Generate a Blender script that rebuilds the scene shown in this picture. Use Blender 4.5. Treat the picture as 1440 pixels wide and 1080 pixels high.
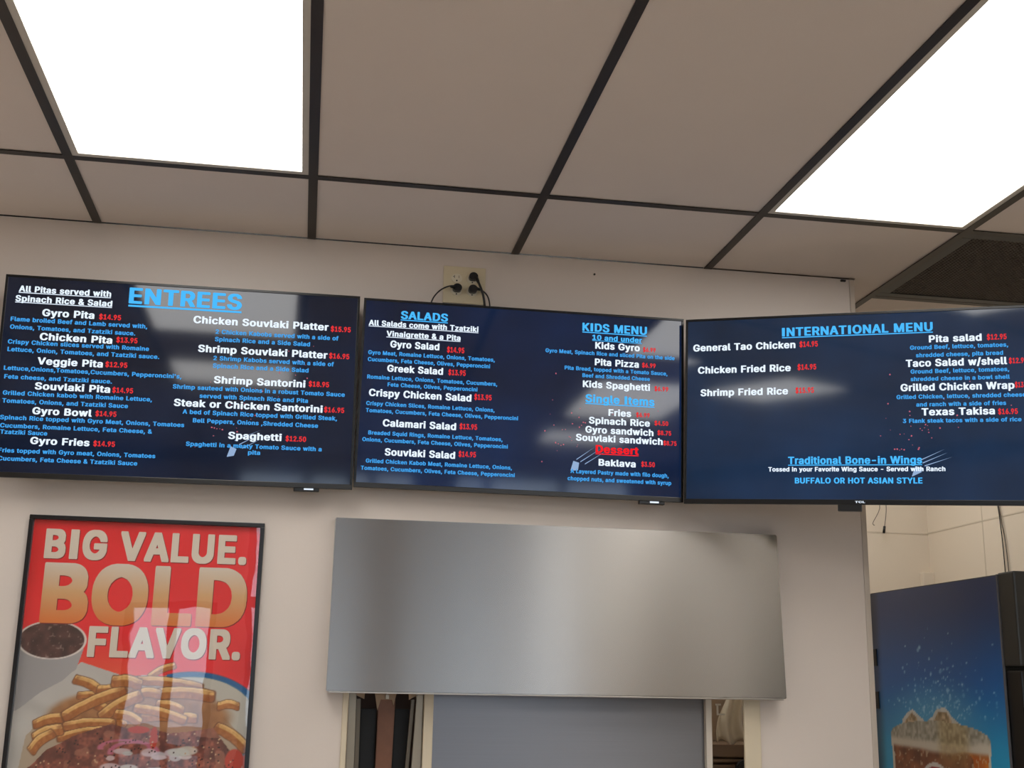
import bpy, bmesh, math, random
import numpy as np
from mathutils import Matrix, Vector, Euler

S = bpy.context.scene
for o in list(S.objects):
    bpy.data.objects.remove(o)
COL = S.collection
H = 2.85                       # ceiling height
P = 0.6096                     # ceiling grid pitch

# ------------------------------------------------------------------ camera
cd = bpy.data.cameras.new('camera')
cam = bpy.data.objects.new('camera', cd)
COL.objects.link(cam)
CR = Matrix(((0.985886, -0.057338, -0.157287), (-0.166244, -0.232716, -0.958230), (0.018340, 0.970853, -0.238964))).to_3x3()
q = CR.to_quaternion().normalized()
cam.matrix_world = Matrix.Translation((0.6532, -3.4457, 1.5857)) @ q.to_matrix().to_4x4()
cd.sensor_fit = 'HORIZONTAL'
cd.sensor_width = 36.0
cd.lens = 36.0 * 1708.19 / 1440.0
cd.clip_start = 0.05
S.camera = cam

# ------------------------------------------------------------------ world, exposure
w = bpy.data.worlds.new('world')
S.world = w
w.use_nodes = True
nt = w.node_tree
bg = nt.nodes['Background']
bg.inputs['Color'].default_value = (0.70, 0.84, 1.0, 1)
bg.inputs['Strength'].default_value = 2.7
S.view_settings.view_transform = 'Standard'
S.view_settings.look = 'None'
S.view_settings.gamma = 1.0
S.view_settings.use_curve_mapping = False
S.view_settings.exposure = 0.34
PANEL_STRENGTH = 4.6

# ------------------------------------------------------------------ helpers
def srgb(r, g, b):
    f = lambda c: (c / 255 / 12.92) if c / 255 <= 0.04045 else ((c / 255 + 0.055) / 1.055) ** 2.4
    return (f(r), f(g), f(b), 1.0)

def mat(name, col, rough=0.6, metal=0.0, spec=0.5, emit=None, estr=0.0, coat=0.0, noise=None, bump=None):
    m = bpy.data.materials.new(name)
    m.use_nodes = True
    n = m.node_tree.nodes
    l = m.node_tree.links
    b = n['Principled BSDF']
    b.inputs['Base Color'].default_value = col
    b.inputs['Roughness'].default_value = rough
    b.inputs['Metallic'].default_value = metal
    b.inputs['Specular IOR Level'].default_value = spec
    b.inputs['Coat Weight'].default_value = coat
    b.inputs['Coat Roughness'].default_value = 0.05
    if emit:
        b.inputs['Emission Color'].default_value = emit
        b.inputs['Emission Strength'].default_value = estr
    if noise:
        sc, amt = noise
        tc = n.new('ShaderNodeTexCoord')
        nz = n.new('ShaderNodeTexNoise')
        nz.inputs['Scale'].default_value = sc
        nz.inputs['Detail'].default_value = 6
        l.new(tc.outputs['Object'], nz.inputs['Vector'])
        mx = n.new('ShaderNodeMix')
        mx.data_type = 'RGBA'
        mx.inputs['A'].default_value = tuple(c * (1 - amt) for c in col[:3]) + (1,)
        mx.inputs['B'].default_value = tuple(min(1, c * (1 + amt)) for c in col[:3]) + (1,)
        l.new(nz.outputs['Fac'], mx.inputs['Factor'])
        l.new(mx.outputs['Result'], b.inputs['Base Color'])
    if bump:
        sc, st, stretch = bump
        tc = n.new('ShaderNodeTexCoord')
        mp = n.new('ShaderNodeMapping')
        mp.inputs['Scale'].default_value = stretch
        nz = n.new('ShaderNodeTexNoise')
        nz.inputs['Scale'].default_value = sc
        nz.inputs['Detail'].default_value = 4
        bp = n.new('ShaderNodeBump')
        bp.inputs['Strength'].default_value = st
        bp.inputs['Distance'].default_value = 0.002
        l.new(tc.outputs['Object'], mp.inputs['Vector'])
        l.new(mp.outputs['Vector'], nz.inputs['Vector'])
        l.new(nz.outputs['Fac'], bp.inputs['Height'])
        l.new(bp.outputs['Normal'], b.inputs['Normal'])
    return m

def attr_mat(name, rough=0.5, coat=0.0):
    m = mat(name, (1, 1, 1, 1), rough)
    n = m.node_tree.nodes
    a = n.new('ShaderNodeAttribute')
    a.attribute_name = 'print'
    m.node_tree.links.new(a.outputs['Color'], n['Principled BSDF'].inputs['Base Color'])
    return m

def thing(name, label=None, cat=None, loc=(0, 0, 0), group=None, kind=None, rot=None):
    o = bpy.data.objects.new(name, None)
    o.empty_display_size = 0.05
    COL.objects.link(o)
    o.location = loc
    if rot is not None:
        o.rotation_euler = rot
    tag(o, label, cat, group, kind)
    return o

def tag(o, label=None, cat=None, group=None, kind=None):
    for k, v in (('label', label), ('category', cat), ('group', group), ('kind', kind)):
        if v:
            o[k] = v
    return o

def link(name, me, m, parent=None, off=(0, 0, 0), label=None):
    """off: the parent's world position, so that meshes can be written in world coordinates"""
    if m is not None and not me.materials:
        me.materials.append(m)
    o = bpy.data.objects.new(name, me)
    COL.objects.link(o)
    if parent is not None:
        o.parent = parent
        o.location = (-off[0], -off[1], -off[2])
    if label:
        o['label'] = label
    return o

def box_mesh(name, boxes, bevel=0.0):
    bm = bmesh.new()
    for (x0, x1, y0, y1, z0, z1) in boxes:
        v = [bm.verts.new(p) for p in ((x0, y0, z0), (x1, y0, z0), (x1, y1, z0), (x0, y1, z0), (x0, y0, z1), (x1, y0, z1), (x1, y1, z1), (x0, y1, z1))]
        for f in ((0, 3, 2, 1), (4, 5, 6, 7), (0, 1, 5, 4), (1, 2, 6, 5), (2, 3, 7, 6), (3, 0, 4, 7)):
            bm.faces.new([v[i] for i in f])
    if bevel:
        bmesh.ops.bevel(bm, geom=bm.edges[:], offset=bevel, segments=2, affect='EDGES', profile=0.6)
    me = bpy.data.meshes.new(name)
    bm.to_mesh(me)
    bm.free()
    return me

def boxes(name, bl, m, parent=None, off=(0, 0, 0), bevel=0.0, label=None, kind=None):
    o = link(name, box_mesh(name, bl, bevel), m, parent, off, label)
    if kind:
        o['kind'] = kind
    return o

def prism(name, poly, y0, y1, m, parent=None, off=(0, 0, 0), label=None, bevel=0.0):
    """polygon in x,z extruded from y0 (front) to y1"""
    bm = bmesh.new()
    a = [bm.verts.new((x, y0, z)) for x, z in poly]
    b = [bm.verts.new((x, y1, z)) for x, z in poly]
    bm.faces.new(a)
    bm.faces.new(b[::-1])
    n = len(poly)
    for i in range(n):
        bm.faces.new((a[i], b[i], b[(i + 1) % n], a[(i + 1) % n]))
    bmesh.ops.recalc_face_normals(bm, faces=bm.faces[:])
    if bevel:
        bmesh.ops.bevel(bm, geom=bm.edges[:], offset=bevel, segments=2, affect='EDGES')
    me = bpy.data.meshes.new(name)
    bm.to_mesh(me)
    bm.free()
    return link(name, me, m, parent, off, label)

def tube(name, pts, r, m, parent=None, off=(0, 0, 0), sides=8, sub=6, label=None):
    pts = [Vector(p) for p in pts]
    if sub > 1 and len(pts) > 2:                # Catmull-Rom
        out = []
        ex = [pts[0] * 2 - pts[1]] + pts + [pts[-1] * 2 - pts[-2]]
        for i in range(1, len(ex) - 2):
            p0, p1, p2, p3 = ex[i - 1:i + 3]
            for k in range(sub):
                t = k / sub
                out.append(0.5 * ((2 * p1) + (p2 - p0) * t + (2 * p0 - 5 * p1 + 4 * p2 - p3) * t * t + (3 * p1 - p0 - 3 * p2 + p3) * t ** 3))
        out.append(pts[-1])
        pts = out
    bm = bmesh.new()
    rings = []
    rr = r if isinstance(r, (list, tuple)) else (r, r)
    for i, p in enumerate(pts):
        d = (pts[min(i + 1, len(pts) - 1)] - pts[max(i - 1, 0)]).normalized()
        a = d.cross(Vector((0.13, 0.9, 0.21))).normalized()
        b = d.cross(a)
        ra = rr[0] + (rr[1] - rr[0]) * i / max(1, len(pts) - 1)
        rings.append([bm.verts.new(p + (a * math.cos(2 * math.pi * k / sides) + b * math.sin(2 * math.pi * k / sides)) * ra) for k in range(sides)])
    for A, B in zip(rings, rings[1:]):
        for k in range(sides):
            bm.faces.new((A[k], A[(k + 1) % sides], B[(k + 1) % sides], B[k]))
    bm.faces.new(rings[0][::-1])
    bm.faces.new(rings[-1])
    bmesh.ops.recalc_face_normals(bm, faces=bm.faces[:])
    for f in bm.faces:
        f.smooth = True
    me = bpy.data.meshes.new(name)
    bm.to_mesh(me)
    bm.free()
    return link(name, me, m, parent, off, label)

def disc(name, cx, cz, rx, rz, y0, y1, m, parent=None, off=(0, 0, 0), n=28, label=None, bevel=0.0):
    return prism(name, [(cx + rx * math.cos(2 * math.pi * i / n), cz + rz * math.sin(2 * math.pi * i / n)) for i in range(n)], y0, y1, m, parent, off, label, bevel)

# text: flat print in the x,z plane from the letter shapes in GLYPHS (advance, [x,y...], [triangles...]),
# scaled to the measured width and cap height
def text_mesh(name, s, x0, x1, z, cap, y, underline=False, fine=False, track=0):
    G = GLYPHS_FINE if fine else GLYPHS
    V, F, pen = [], [], 0
    for ch in s:
        if ch == ' ':
            pen += 250
            continue
        adv, (vs, tr) = G[ch]
        o_ = len(V)
        V += [(vs[i] + pen, vs[i + 1]) for i in range(0, len(vs), 2)]
        F += [(tr[i] + o_, tr[i + 2] + o_, tr[i + 1] + o_) for i in range(0, len(tr), 3)]
        pen += adv + (44 if not fine else 50) + track
    a = min(v[0] for v in V); b = max(v[0] for v in V)
    sx = (x1 - x0) / (b - a)
    sz = cap / CAPH
    V = [(x0 + (p - a) * sx, y, z + q * sz) for p, q in V]
    if underline:
        k = len(V)
        V += [(x0, y, z - cap * .12), (x1, y, z - cap * .12), (x1, y, z - cap * .24), (x0, y, z - cap * .24)]
        F.append((k, k + 1, k + 2, k + 3))
    m2 = bpy.data.meshes.new(name)
    m2.from_pydata(V, [], F)
    m2.update()
    bm = bmesh.new()
    bm.from_mesh(m2)
    for f in bm.faces:
        f.normal_update()
        if f.normal.y > 0:
            f.normal_flip()
    bm.to_mesh(m2)
    bm.free()
    return m2

# printed pictures: a grid carrying one colour per vertex
def print_grid(name, w_, h_, nx, ny, img, place):
    """img: (ny,nx,3) srgb 0-255, row 0 at the top; place(u,v) -> position arrays, u across, v up"""
    u = np.linspace(0, 1, nx)
    v = np.linspace(1, 0, ny)
    U, V = np.meshgrid(u, v)
    X, Y, Z = place(U, V)
    co = np.stack([X, Y, Z], -1).reshape(-1, 3)
    me = bpy.data.meshes.new(name)
    idx = np.arange(nx * ny).reshape(ny, nx)
    f = np.stack([idx[1:, :-1], idx[1:, 1:], idx[:-1, 1:], idx[:-1, :-1]], -1).reshape(-1, 4)
    me.from_pydata(co.tolist(), [], f.tolist())
    c = np.clip(img.reshape(-1, 3) / 255.0, 0, 1)
    c = np.where(c <= 0.04045, c / 12.92, ((c + 0.055) / 1.055) ** 2.4)
    a = me.color_attributes.new('print', 'FLOAT_COLOR', 'POINT')
    a.data.foreach_set('color', np.concatenate([c, np.ones((len(c), 1))], 1).astype(np.float32).ravel())
    me.update()
    return me

rng = np.random.default_rng(7)
def vnoise(shape, cell):
    ny, nx = shape
    gy, gx = int(ny / cell) + 3, int(nx / cell) + 3
    g = rng.random((gy, gx))
    y = np.arange(ny) / cell
    x = np.arange(nx) / cell
    iy, ix = y.astype(int), x.astype(int)
    fy, fx = (y - iy)[:, None], (x - ix)[None, :]
    fy, fx = fy * fy * (3 - 2 * fy), fx * fx * (3 - 2 * fx)
    A = g[np.ix_(iy, ix)]; B = g[np.ix_(iy, ix + 1)]; C_ = g[np.ix_(iy + 1, ix)]; D = g[np.ix_(iy + 1, ix + 1)]
    return (A * (1 - fx) + B * fx) * (1 - fy) + (C_ * (1 - fx) + D * fx) * fy

# letter shapes and menu text (screen, text, x0, x1, baseline, cap height in mm, colour, underlined)
CAPH = 528
GLYPHS = {
'$': (447,[[30,45,82,0,162,-25,162,-75,172,-90,245,-95,270,-92,282,-82,285,-25,332,-15,378,8,420,48,435,72,448,115,448,165,428,215,372,265,285,298,285,408,295,395,300,370,312,360,400,358,425,360,438,370,435,418,415,458,385,490,345,515,285,530,285,582,270,600,172,598,162,582,162,530,120,520,78,498,45,468,22,430,12,395,12,350,30,302,82,252,162,220,162,95,148,115,142,145,130,155,38,158,12,155,0,145,2,102,285,92,288,178,305,155,305,122],[30,31,32,30,32,33,29,30,33,29,33,34,28,29,34,28,34,35,28,35,36,27,28,36,27,36,37,26,27,37,26,37,38,25,26,38,25,38,39,24,25,18,18,25,39,24,18,19,17,18,39,24,19,20,17,39,40,23,24,20,23,20,21,22,23,21,17,40,41,17,41,42,16,17,42,15,16,42,15,42,43,15,43,53,53,43,44,14,15,53,14,53,54,52,53,44,13,14,54,47,48,49,13,54,55,46,47,49,46,49,50,45,46,50,45,50,51,13,55,52,12,13,52,44,45,51,44,51,0,52,44,0,12,52,0,11,12,0,10,11,0,10,0,1,9,10,1,9,1,2,8,9,2,7,8,2,7,2,3,7,3,4,6,7,4,6,4,5]]),
'&': (448,[[25,40,68,2,112,-18,155,-25,258,-22,318,0,338,-18,362,-20,462,-18,475,-8,475,10,410,85,442,160,445,232,432,242,408,245,325,242,312,232,305,212,268,258,272,270,298,285,338,325,362,380,362,428,355,452,342,475,305,510,252,530,148,530,95,510,52,468,38,428,35,382,60,315,90,278,30,228,-2,168,-5,108,10,62,155,82,138,112,138,148,148,170,168,185,245,88,205,68,182,68,190,355,178,382,178,415,185,430,202,440,220,422,222,395,212,372],[27,28,29,27,29,30,26,27,30,26,30,31,25,26,31,25,31,32,24,25,52,52,25,32,24,52,53,51,52,32,50,51,32,23,24,53,50,32,33,23,53,54,49,50,33,23,54,55,48,49,33,48,33,34,22,23,55,22,55,48,22,48,34,21,22,34,21,34,35,20,21,35,20,35,36,19,20,36,18,19,36,14,15,16,13,14,16,13,16,17,12,13,17,12,17,18,18,36,37,12,18,44,44,18,37,12,44,45,43,44,37,42,43,37,42,37,38,11,12,45,41,42,38,40,41,38,40,38,39,11,45,46,10,11,46,47,40,39,10,46,47,10,47,39,10,39,0,10,0,1,9,10,5,5,10,1,5,1,2,9,5,6,4,5,2,8,9,6,7,8,6,4,2,3]]),
"'": (206,[[40,310,52,300,78,298,152,300,165,310,175,460,175,508,165,522,70,528,45,525,32,515],[7,8,9,7,9,10,6,7,10,6,10,0,5,6,0,4,5,0,3,4,0,3,0,1,2,3,1]]),
',': (188,[[0,-128,12,-138,38,-140,110,-138,122,-128,178,68,168,85,68,90,42,88,30,78,0,-95],[6,7,8,6,8,9,5,6,9,5,9,10,4,5,10,4,10,0,3,4,0,3,0,1,2,3,1]]),
'-': (453,[[78,180,90,170,115,168,362,170,378,188,378,245,368,260,338,265,90,262,75,245],[6,7,8,6,8,9,5,6,9,4,5,9,4,9,0,3,4,0,3,0,1,2,3,1]]),
'.': (188,[[20,5,42,-15,62,-22,138,-20,175,12,180,28,175,70,152,95,128,105,90,108,48,100,22,80,10,55,10,28],[8,9,10,7,8,10,7,10,11,6,7,11,6,11,12,5,6,12,5,12,13,4,5,13,4,13,0,3,4,0,3,0,1,3,1,2]]),
'/': (249,[[-22,-85,-10,-95,70,-98,95,-95,110,-82,275,528,272,540,260,550,178,552,152,550,140,540,-20,-50],[7,8,9,6,7,9,6,9,10,5,6,10,5,10,11,4,5,11,4,11,0,3,4,0,3,0,1,2,3,1]]),
'0': (453,[[72,32,110,0,148,-18,212,-28,268,-25,312,-15,350,5,385,38,410,75,432,135,442,188,440,338,408,438,388,468,340,510,278,532,162,530,92,495,50,445,35,415,12,335,8,222,30,105,195,85,175,112,158,160,150,208,150,300,162,368,180,405,200,428,228,440,260,422,290,370,302,305,302,202,288,132,265,92,230,70],[14,15,16,14,16,17,13,14,17,13,17,18,12,13,18,12,18,31,31,18,19,12,31,32,30,31,19,11,12,32,29,30,19,11,32,33,29,19,20,28,29,20,11,33,34,27,28,20,10,11,34,27,20,21,10,34,35,26,27,21,26,21,22,25,26,22,10,35,36,9,10,36,24,25,22,8,9,36,8,36,37,23,24,22,23,22,0,8,37,38,38,23,0,7,8,38,7,38,0,6,7,0,6,0,1,5,6,1,5,1,2,4,5,2,4,2,3]]),
'1': (453,[[40,-8,52,-18,78,-20,390,-20,415,-18,428,-8,430,55,420,70,315,75,315,508,300,525,170,525,48,435,45,358,60,340,112,340,172,382,172,75,48,70,38,55],[9,10,11,9,11,12,8,9,16,16,9,12,16,12,13,8,16,17,15,16,13,15,13,14,7,8,17,7,17,18,6,7,18,6,18,19,5,6,19,5,19,0,4,5,0,4,0,1,3,4,1,3,1,2]]),
'2': (453,[[28,-8,40,-18,65,-20,390,-20,415,-18,428,-8,430,58,415,75,215,78,362,235,395,280,415,325,420,398,410,432,390,468,350,505,278,532,172,532,108,510,50,455,25,378,28,355,40,345,158,348,165,355,170,395,180,415,220,440,238,438,268,418,280,390,280,352,245,288,28,58],[15,16,17,15,17,18,15,18,19,14,15,19,13,14,19,13,19,27,27,19,20,13,27,28,26,27,20,13,28,29,12,13,29,12,29,30,25,26,20,11,12,30,24,25,20,11,30,31,24,20,21,23,24,21,23,21,22,11,31,32,10,11,32,10,32,33,9,10,33,8,9,33,7,8,33,6,7,33,5,6,33,5,33,0,4,5,0,4,0,1,3,4,1,3,1,2]]),
'3': (453,[[32,48,65,15,110,-10,202,-28,282,-22,320,-12,362,10,400,45,420,78,432,122,432,168,422,205,405,238,378,268,328,298,282,310,410,452,412,508,402,522,372,528,70,528,45,525,32,515,30,452,45,435,230,432,120,310,118,248,132,230,218,228,250,218,278,192,290,152,288,120,275,95,228,70,208,70,172,85,152,112,148,140,135,150,20,150,8,140,5,112],[18,19,20,18,20,21,18,21,22,17,18,22,17,22,23,16,17,23,15,16,25,25,16,23,25,23,24,15,25,26,14,15,26,14,26,27,13,14,27,12,13,27,12,27,28,11,12,29,29,12,28,11,29,30,11,30,31,10,11,31,10,31,32,9,10,32,9,32,33,39,40,41,39,41,42,38,39,42,38,42,43,8,9,33,8,33,34,37,38,43,37,43,0,8,34,35,36,37,0,7,8,35,7,35,36,7,36,0,7,0,1,6,7,1,6,1,2,5,6,2,5,2,3,4,5,3]]),
'4': (447,[[260,-20,368,-20,368,528,260,528,0,95,425,95,425,186,0,186,0,139,108,139,317,528,209,528],[0,1,2,0,2,3,4,5,6,4,6,7,8,9,10,8,10,11]]),
'5': (453,[[55,38,85,10,125,-12,160,-22,235,-28,310,-15,362,15,400,55,428,120,430,192,418,240,395,280,355,320,305,345,258,352,180,350,188,432,398,438,408,452,408,508,398,522,368,528,95,528,70,525,58,515,28,265,30,245,42,235,128,225,152,228,192,252,212,258,238,252,265,232,282,202,288,142,268,95,235,72,215,70,175,95,160,138,148,148,35,148,22,138,20,115,32,72],[20,21,22,20,22,23,20,23,24,19,20,24,19,24,16,16,24,25,18,19,16,17,18,16,15,16,25,13,14,15,13,15,25,12,13,25,11,12,25,10,11,31,31,11,25,31,25,26,10,31,32,30,31,26,10,32,33,29,30,26,29,26,27,9,10,33,29,27,28,9,33,34,9,34,35,8,9,35,40,41,42,40,42,43,8,35,36,39,40,43,39,43,44,7,8,36,39,44,45,7,36,37,38,39,45,7,37,38,38,45,0,7,38,0,6,7,0,6,0,1,5,6,1,5,1,2,5,2,3,4,5,3]]),
'6': (453,[[70,32,98,8,140,-15,240,-28,298,-20,340,-2,365,15,402,58,425,112,430,152,425,202,408,250,352,308,315,325,245,335,355,492,360,508,350,522,320,528,220,522,68,300,30,215,22,152,35,90,198,80,170,118,165,178,182,220,202,238,230,245,260,230,282,198,285,125,270,95,242,72,218,70],[17,18,19,16,17,19,16,19,20,15,16,20,14,15,20,13,14,20,12,13,20,11,12,20,11,20,29,29,20,21,10,11,29,10,29,30,28,29,21,27,28,21,10,30,31,26,27,21,26,21,22,9,10,31,9,31,32,25,26,22,8,9,32,25,22,23,8,32,33,24,25,23,7,8,33,7,33,34,24,23,0,35,24,0,7,34,35,7,35,0,6,7,0,6,0,1,5,6,1,5,1,2,4,5,2,4,2,3]]),
'7': (453,[[60,-8,72,-18,165,-20,190,-18,205,-5,428,438,430,508,420,522,390,528,62,528,38,525,25,515,22,452,38,435,272,432,60,10],[7,8,9,7,9,10,7,10,11,6,7,11,6,11,12,5,6,12,5,12,13,4,5,14,14,5,13,4,14,15,4,15,0,3,4,0,3,0,1,2,3,1]]),
'8': (453,[[40,48,82,8,122,-12,162,-22,242,-28,305,-20,342,-8,380,15,420,58,440,112,435,180,415,222,365,270,392,292,408,315,420,352,422,390,405,450,360,500,292,530,175,532,108,510,55,462,35,420,30,365,48,310,88,268,38,222,12,160,15,100,178,85,155,125,158,165,170,188,218,215,235,215,272,198,290,175,298,148,295,115,282,92,240,70,212,70,190,325,172,362,172,390,188,422,220,440,262,425,280,385,278,352,268,332,232,310],[19,20,21,18,19,21,18,21,22,17,18,22,17,22,47,47,22,23,16,17,47,16,47,48,46,47,23,16,48,49,45,46,23,45,23,24,15,16,49,44,45,24,15,49,50,44,24,25,43,44,25,14,15,50,14,50,51,14,51,52,52,43,25,13,14,52,13,52,25,13,25,26,12,13,26,11,12,26,11,26,27,10,11,35,35,11,27,35,27,34,34,27,28,10,35,36,33,34,28,10,36,37,32,33,28,9,10,37,9,37,38,31,32,28,31,28,29,9,38,39,30,31,29,9,39,40,8,9,40,30,29,0,8,40,41,42,30,0,8,41,42,8,42,0,7,8,0,7,0,1,6,7,1,6,1,2,5,6,2,5,2,3,4,5,3]]),
'9': (453,[[95,-8,108,-18,132,-20,232,-15,362,172,408,252,428,318,430,352,422,402,390,468,328,518,252,535,200,535,142,525,92,498,58,462,38,428,25,385,22,342,28,305,52,248,85,212,128,188,208,175,95,12,198,275,168,320,168,382,190,422,230,440,260,425,272,410,285,382,288,332,272,292,248,270,218,265],[10,11,12,10,12,13,10,13,14,9,10,14,9,14,15,8,9,29,29,9,15,29,15,16,8,29,30,28,29,16,28,16,17,8,30,31,27,28,17,8,31,32,7,8,32,27,17,18,7,32,33,26,27,18,6,7,33,26,18,19,6,33,34,25,26,19,5,6,34,25,19,20,5,34,35,36,25,20,5,35,36,5,36,20,4,5,20,4,20,21,4,21,22,4,22,23,4,23,24,3,4,24,3,24,0,3,0,1,2,3,1]]),
'A': (480,[[-20,-8,-8,-18,18,-20,115,-15,125,-5,168,122,312,122,355,-5,370,-18,462,-20,488,-18,500,-8,498,20,318,510,308,522,200,528,175,525,162,515,-20,15,202,218,240,328,278,218],[14,15,16,14,16,17,13,14,17,13,17,18,12,13,20,20,13,18,12,20,21,19,20,18,12,21,19,12,19,6,6,19,5,5,19,18,12,6,7,4,5,18,11,12,7,4,18,0,11,7,8,3,4,0,10,11,8,3,0,1,2,3,1,9,10,8]]),
'B': (456,[[22,-8,35,-18,60,-20,322,-15,390,10,435,52,455,100,455,172,432,225,382,270,410,290,430,322,438,350,438,398,415,458,375,498,328,520,278,528,60,528,35,525,22,515,165,78,165,210,260,210,302,182,315,155,315,120,292,88,265,78,165,305,165,432,248,432,282,415,295,392,295,352,275,320,242,305],[16,17,18,16,18,19,16,19,20,15,16,20,15,20,30,30,20,0,14,15,30,13,14,31,31,14,30,13,31,32,29,30,0,13,32,33,12,13,33,12,33,34,12,34,35,11,12,35,10,11,35,10,35,36,10,36,29,10,29,22,22,29,0,9,10,22,8,9,22,7,8,23,23,8,22,7,23,24,21,22,0,7,24,25,6,7,25,6,25,26,6,26,27,5,6,27,5,27,28,5,28,21,5,21,0,4,5,0,3,4,0,3,0,1,2,3,1]]),
'C': (510,[[75,45,110,15,158,-10,202,-22,285,-28,378,-10,428,18,468,55,492,92,510,140,512,160,502,175,382,178,370,168,352,120,332,98,302,80,258,72,218,88,180,120,152,175,142,240,145,298,162,360,198,408,252,435,305,428,340,405,365,365,370,340,382,330,502,332,512,358,498,405,472,448,432,488,350,528,238,535,195,530,138,510,105,490,65,452,40,418,10,345,0,228,8,175,25,120],[36,37,38,36,38,39,35,36,39,35,39,40,35,40,41,34,35,41,34,41,25,25,41,42,33,34,25,33,25,26,24,25,42,33,26,27,24,42,43,23,24,43,32,33,27,32,27,28,32,28,29,22,23,43,31,32,29,22,43,44,31,29,30,21,22,44,20,21,44,20,44,45,11,12,13,10,11,13,19,20,45,19,45,46,10,13,14,9,10,14,8,9,14,8,14,15,18,19,46,18,46,0,8,15,16,7,8,16,17,18,0,7,16,17,7,17,0,6,7,0,6,0,1,5,6,1,5,1,2,4,5,2,4,2,3]]),
'D': (502,[[22,-8,35,-18,60,-20,295,-15,382,15,450,75,478,122,495,178,502,240,500,302,478,388,458,425,418,470,358,508,290,525,60,528,35,525,22,515,165,78,165,432,248,430,308,402,342,355,360,270,352,185,330,132,285,92,238,78],[14,15,16,13,14,16,13,16,17,13,17,19,19,17,0,12,13,19,11,12,19,11,19,20,18,19,0,11,20,21,10,11,21,10,21,22,9,10,22,9,22,23,8,9,23,8,23,24,7,8,24,7,24,25,6,7,25,6,25,26,5,6,26,5,26,27,5,27,18,5,18,0,4,5,0,3,4,0,3,0,1,2,3,1]]),
'E': (419,[[22,-8,35,-18,60,-20,375,-20,400,-18,412,-8,415,58,400,75,165,78,165,208,355,208,380,210,395,228,395,285,380,302,165,305,165,432,398,435,412,452,412,508,402,522,372,528,60,528,35,525,22,515],[20,21,22,20,22,23,20,23,24,19,20,24,19,24,16,16,24,0,18,19,16,17,18,16,15,16,0,14,15,9,9,15,0,13,14,9,12,13,9,11,12,9,10,11,9,8,9,0,7,8,0,6,7,0,5,6,0,4,5,0,4,0,1,3,4,1,3,1,2]]),
'F': (410,[[22,-8,35,-18,60,-20,150,-18,162,-8,165,200,345,200,370,202,382,212,385,278,370,295,165,298,165,432,395,435,410,452,410,508,400,522,370,528,60,528,35,525,22,515],[16,17,18,16,18,19,16,19,20,15,16,20,15,20,12,12,20,0,14,15,12,13,14,12,11,12,0,10,11,5,5,11,0,9,10,5,8,9,5,7,8,5,6,7,5,4,5,0,3,4,0,3,0,1,2,3,1]]),
'G': (520,[[65,55,102,20,162,-12,225,-25,285,-28,348,-20,392,-5,438,22,472,58,498,98,518,170,518,255,502,272,282,275,252,270,242,255,242,200,252,185,372,180,365,140,342,105,320,88,278,72,228,82,182,118,158,160,145,210,142,268,155,342,185,395,235,430,280,435,318,420,345,395,370,340,382,330,505,332,515,350,500,400,470,450,435,485,358,525,295,535,235,535,152,518,98,485,60,448,28,395,10,345,0,228,22,125],[41,42,43,41,43,44,40,41,44,40,44,45,39,40,45,39,45,46,38,39,31,31,39,46,31,46,30,30,46,47,38,31,32,29,30,47,38,32,33,37,38,33,37,33,34,28,29,47,28,47,48,36,37,34,28,48,49,27,28,49,36,34,35,12,13,14,11,12,14,11,14,15,26,27,49,10,11,15,10,15,16,26,49,50,25,26,50,10,16,18,18,16,17,10,18,19,9,10,19,24,25,50,9,19,20,24,50,0,23,24,0,9,20,21,8,9,21,8,21,22,22,23,0,8,22,0,7,8,0,7,0,1,6,7,1,6,1,2,5,6,2,5,2,3,4,5,3]]),
'H': (517,[[22,-8,35,-18,60,-20,150,-18,162,-8,165,212,352,212,355,-8,368,-18,392,-20,482,-18,495,-8,498,508,488,522,392,528,368,525,355,515,352,310,165,310,162,515,150,525,125,528,35,525,22,515],[13,14,15,20,21,22,13,15,16,19,20,22,19,22,23,12,13,16,12,16,17,18,19,23,18,23,0,11,12,17,11,17,6,6,17,18,6,18,5,5,18,0,11,6,7,4,5,0,10,11,7,10,7,8,3,4,0,3,0,1,9,10,8,2,3,1]]),
'I': (255,[[42,-8,55,-18,80,-20,175,-20,200,-18,215,0,215,508,200,525,55,525,40,508],[6,7,8,6,8,9,5,6,9,5,9,0,4,5,0,4,0,1,3,4,1,3,1,2]]),
'K': (467,[[22,-8,35,-18,60,-20,150,-18,162,-8,165,162,190,190,205,178,342,-15,448,-20,472,-18,485,-8,488,2,478,22,288,285,480,492,485,508,475,522,445,528,332,522,168,342,162,515,150,525,125,528,35,525,22,515],[17,18,19,22,23,24,21,22,24,21,24,25,16,17,19,16,19,20,20,21,25,20,25,0,15,16,20,14,15,20,14,20,6,6,20,5,5,20,0,13,14,6,13,6,7,13,7,8,4,5,0,12,13,8,11,12,8,10,11,8,3,4,0,3,0,1,10,8,9,2,3,1]]),
'L': (393,[[22,-8,35,-18,60,-20,360,-20,385,-18,400,0,400,58,385,75,165,78,165,508,150,525,35,525,20,508],[9,10,11,9,11,12,8,9,12,8,12,0,7,8,0,6,7,0,5,6,0,4,5,0,4,0,1,3,4,1,3,1,2]]),
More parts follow.
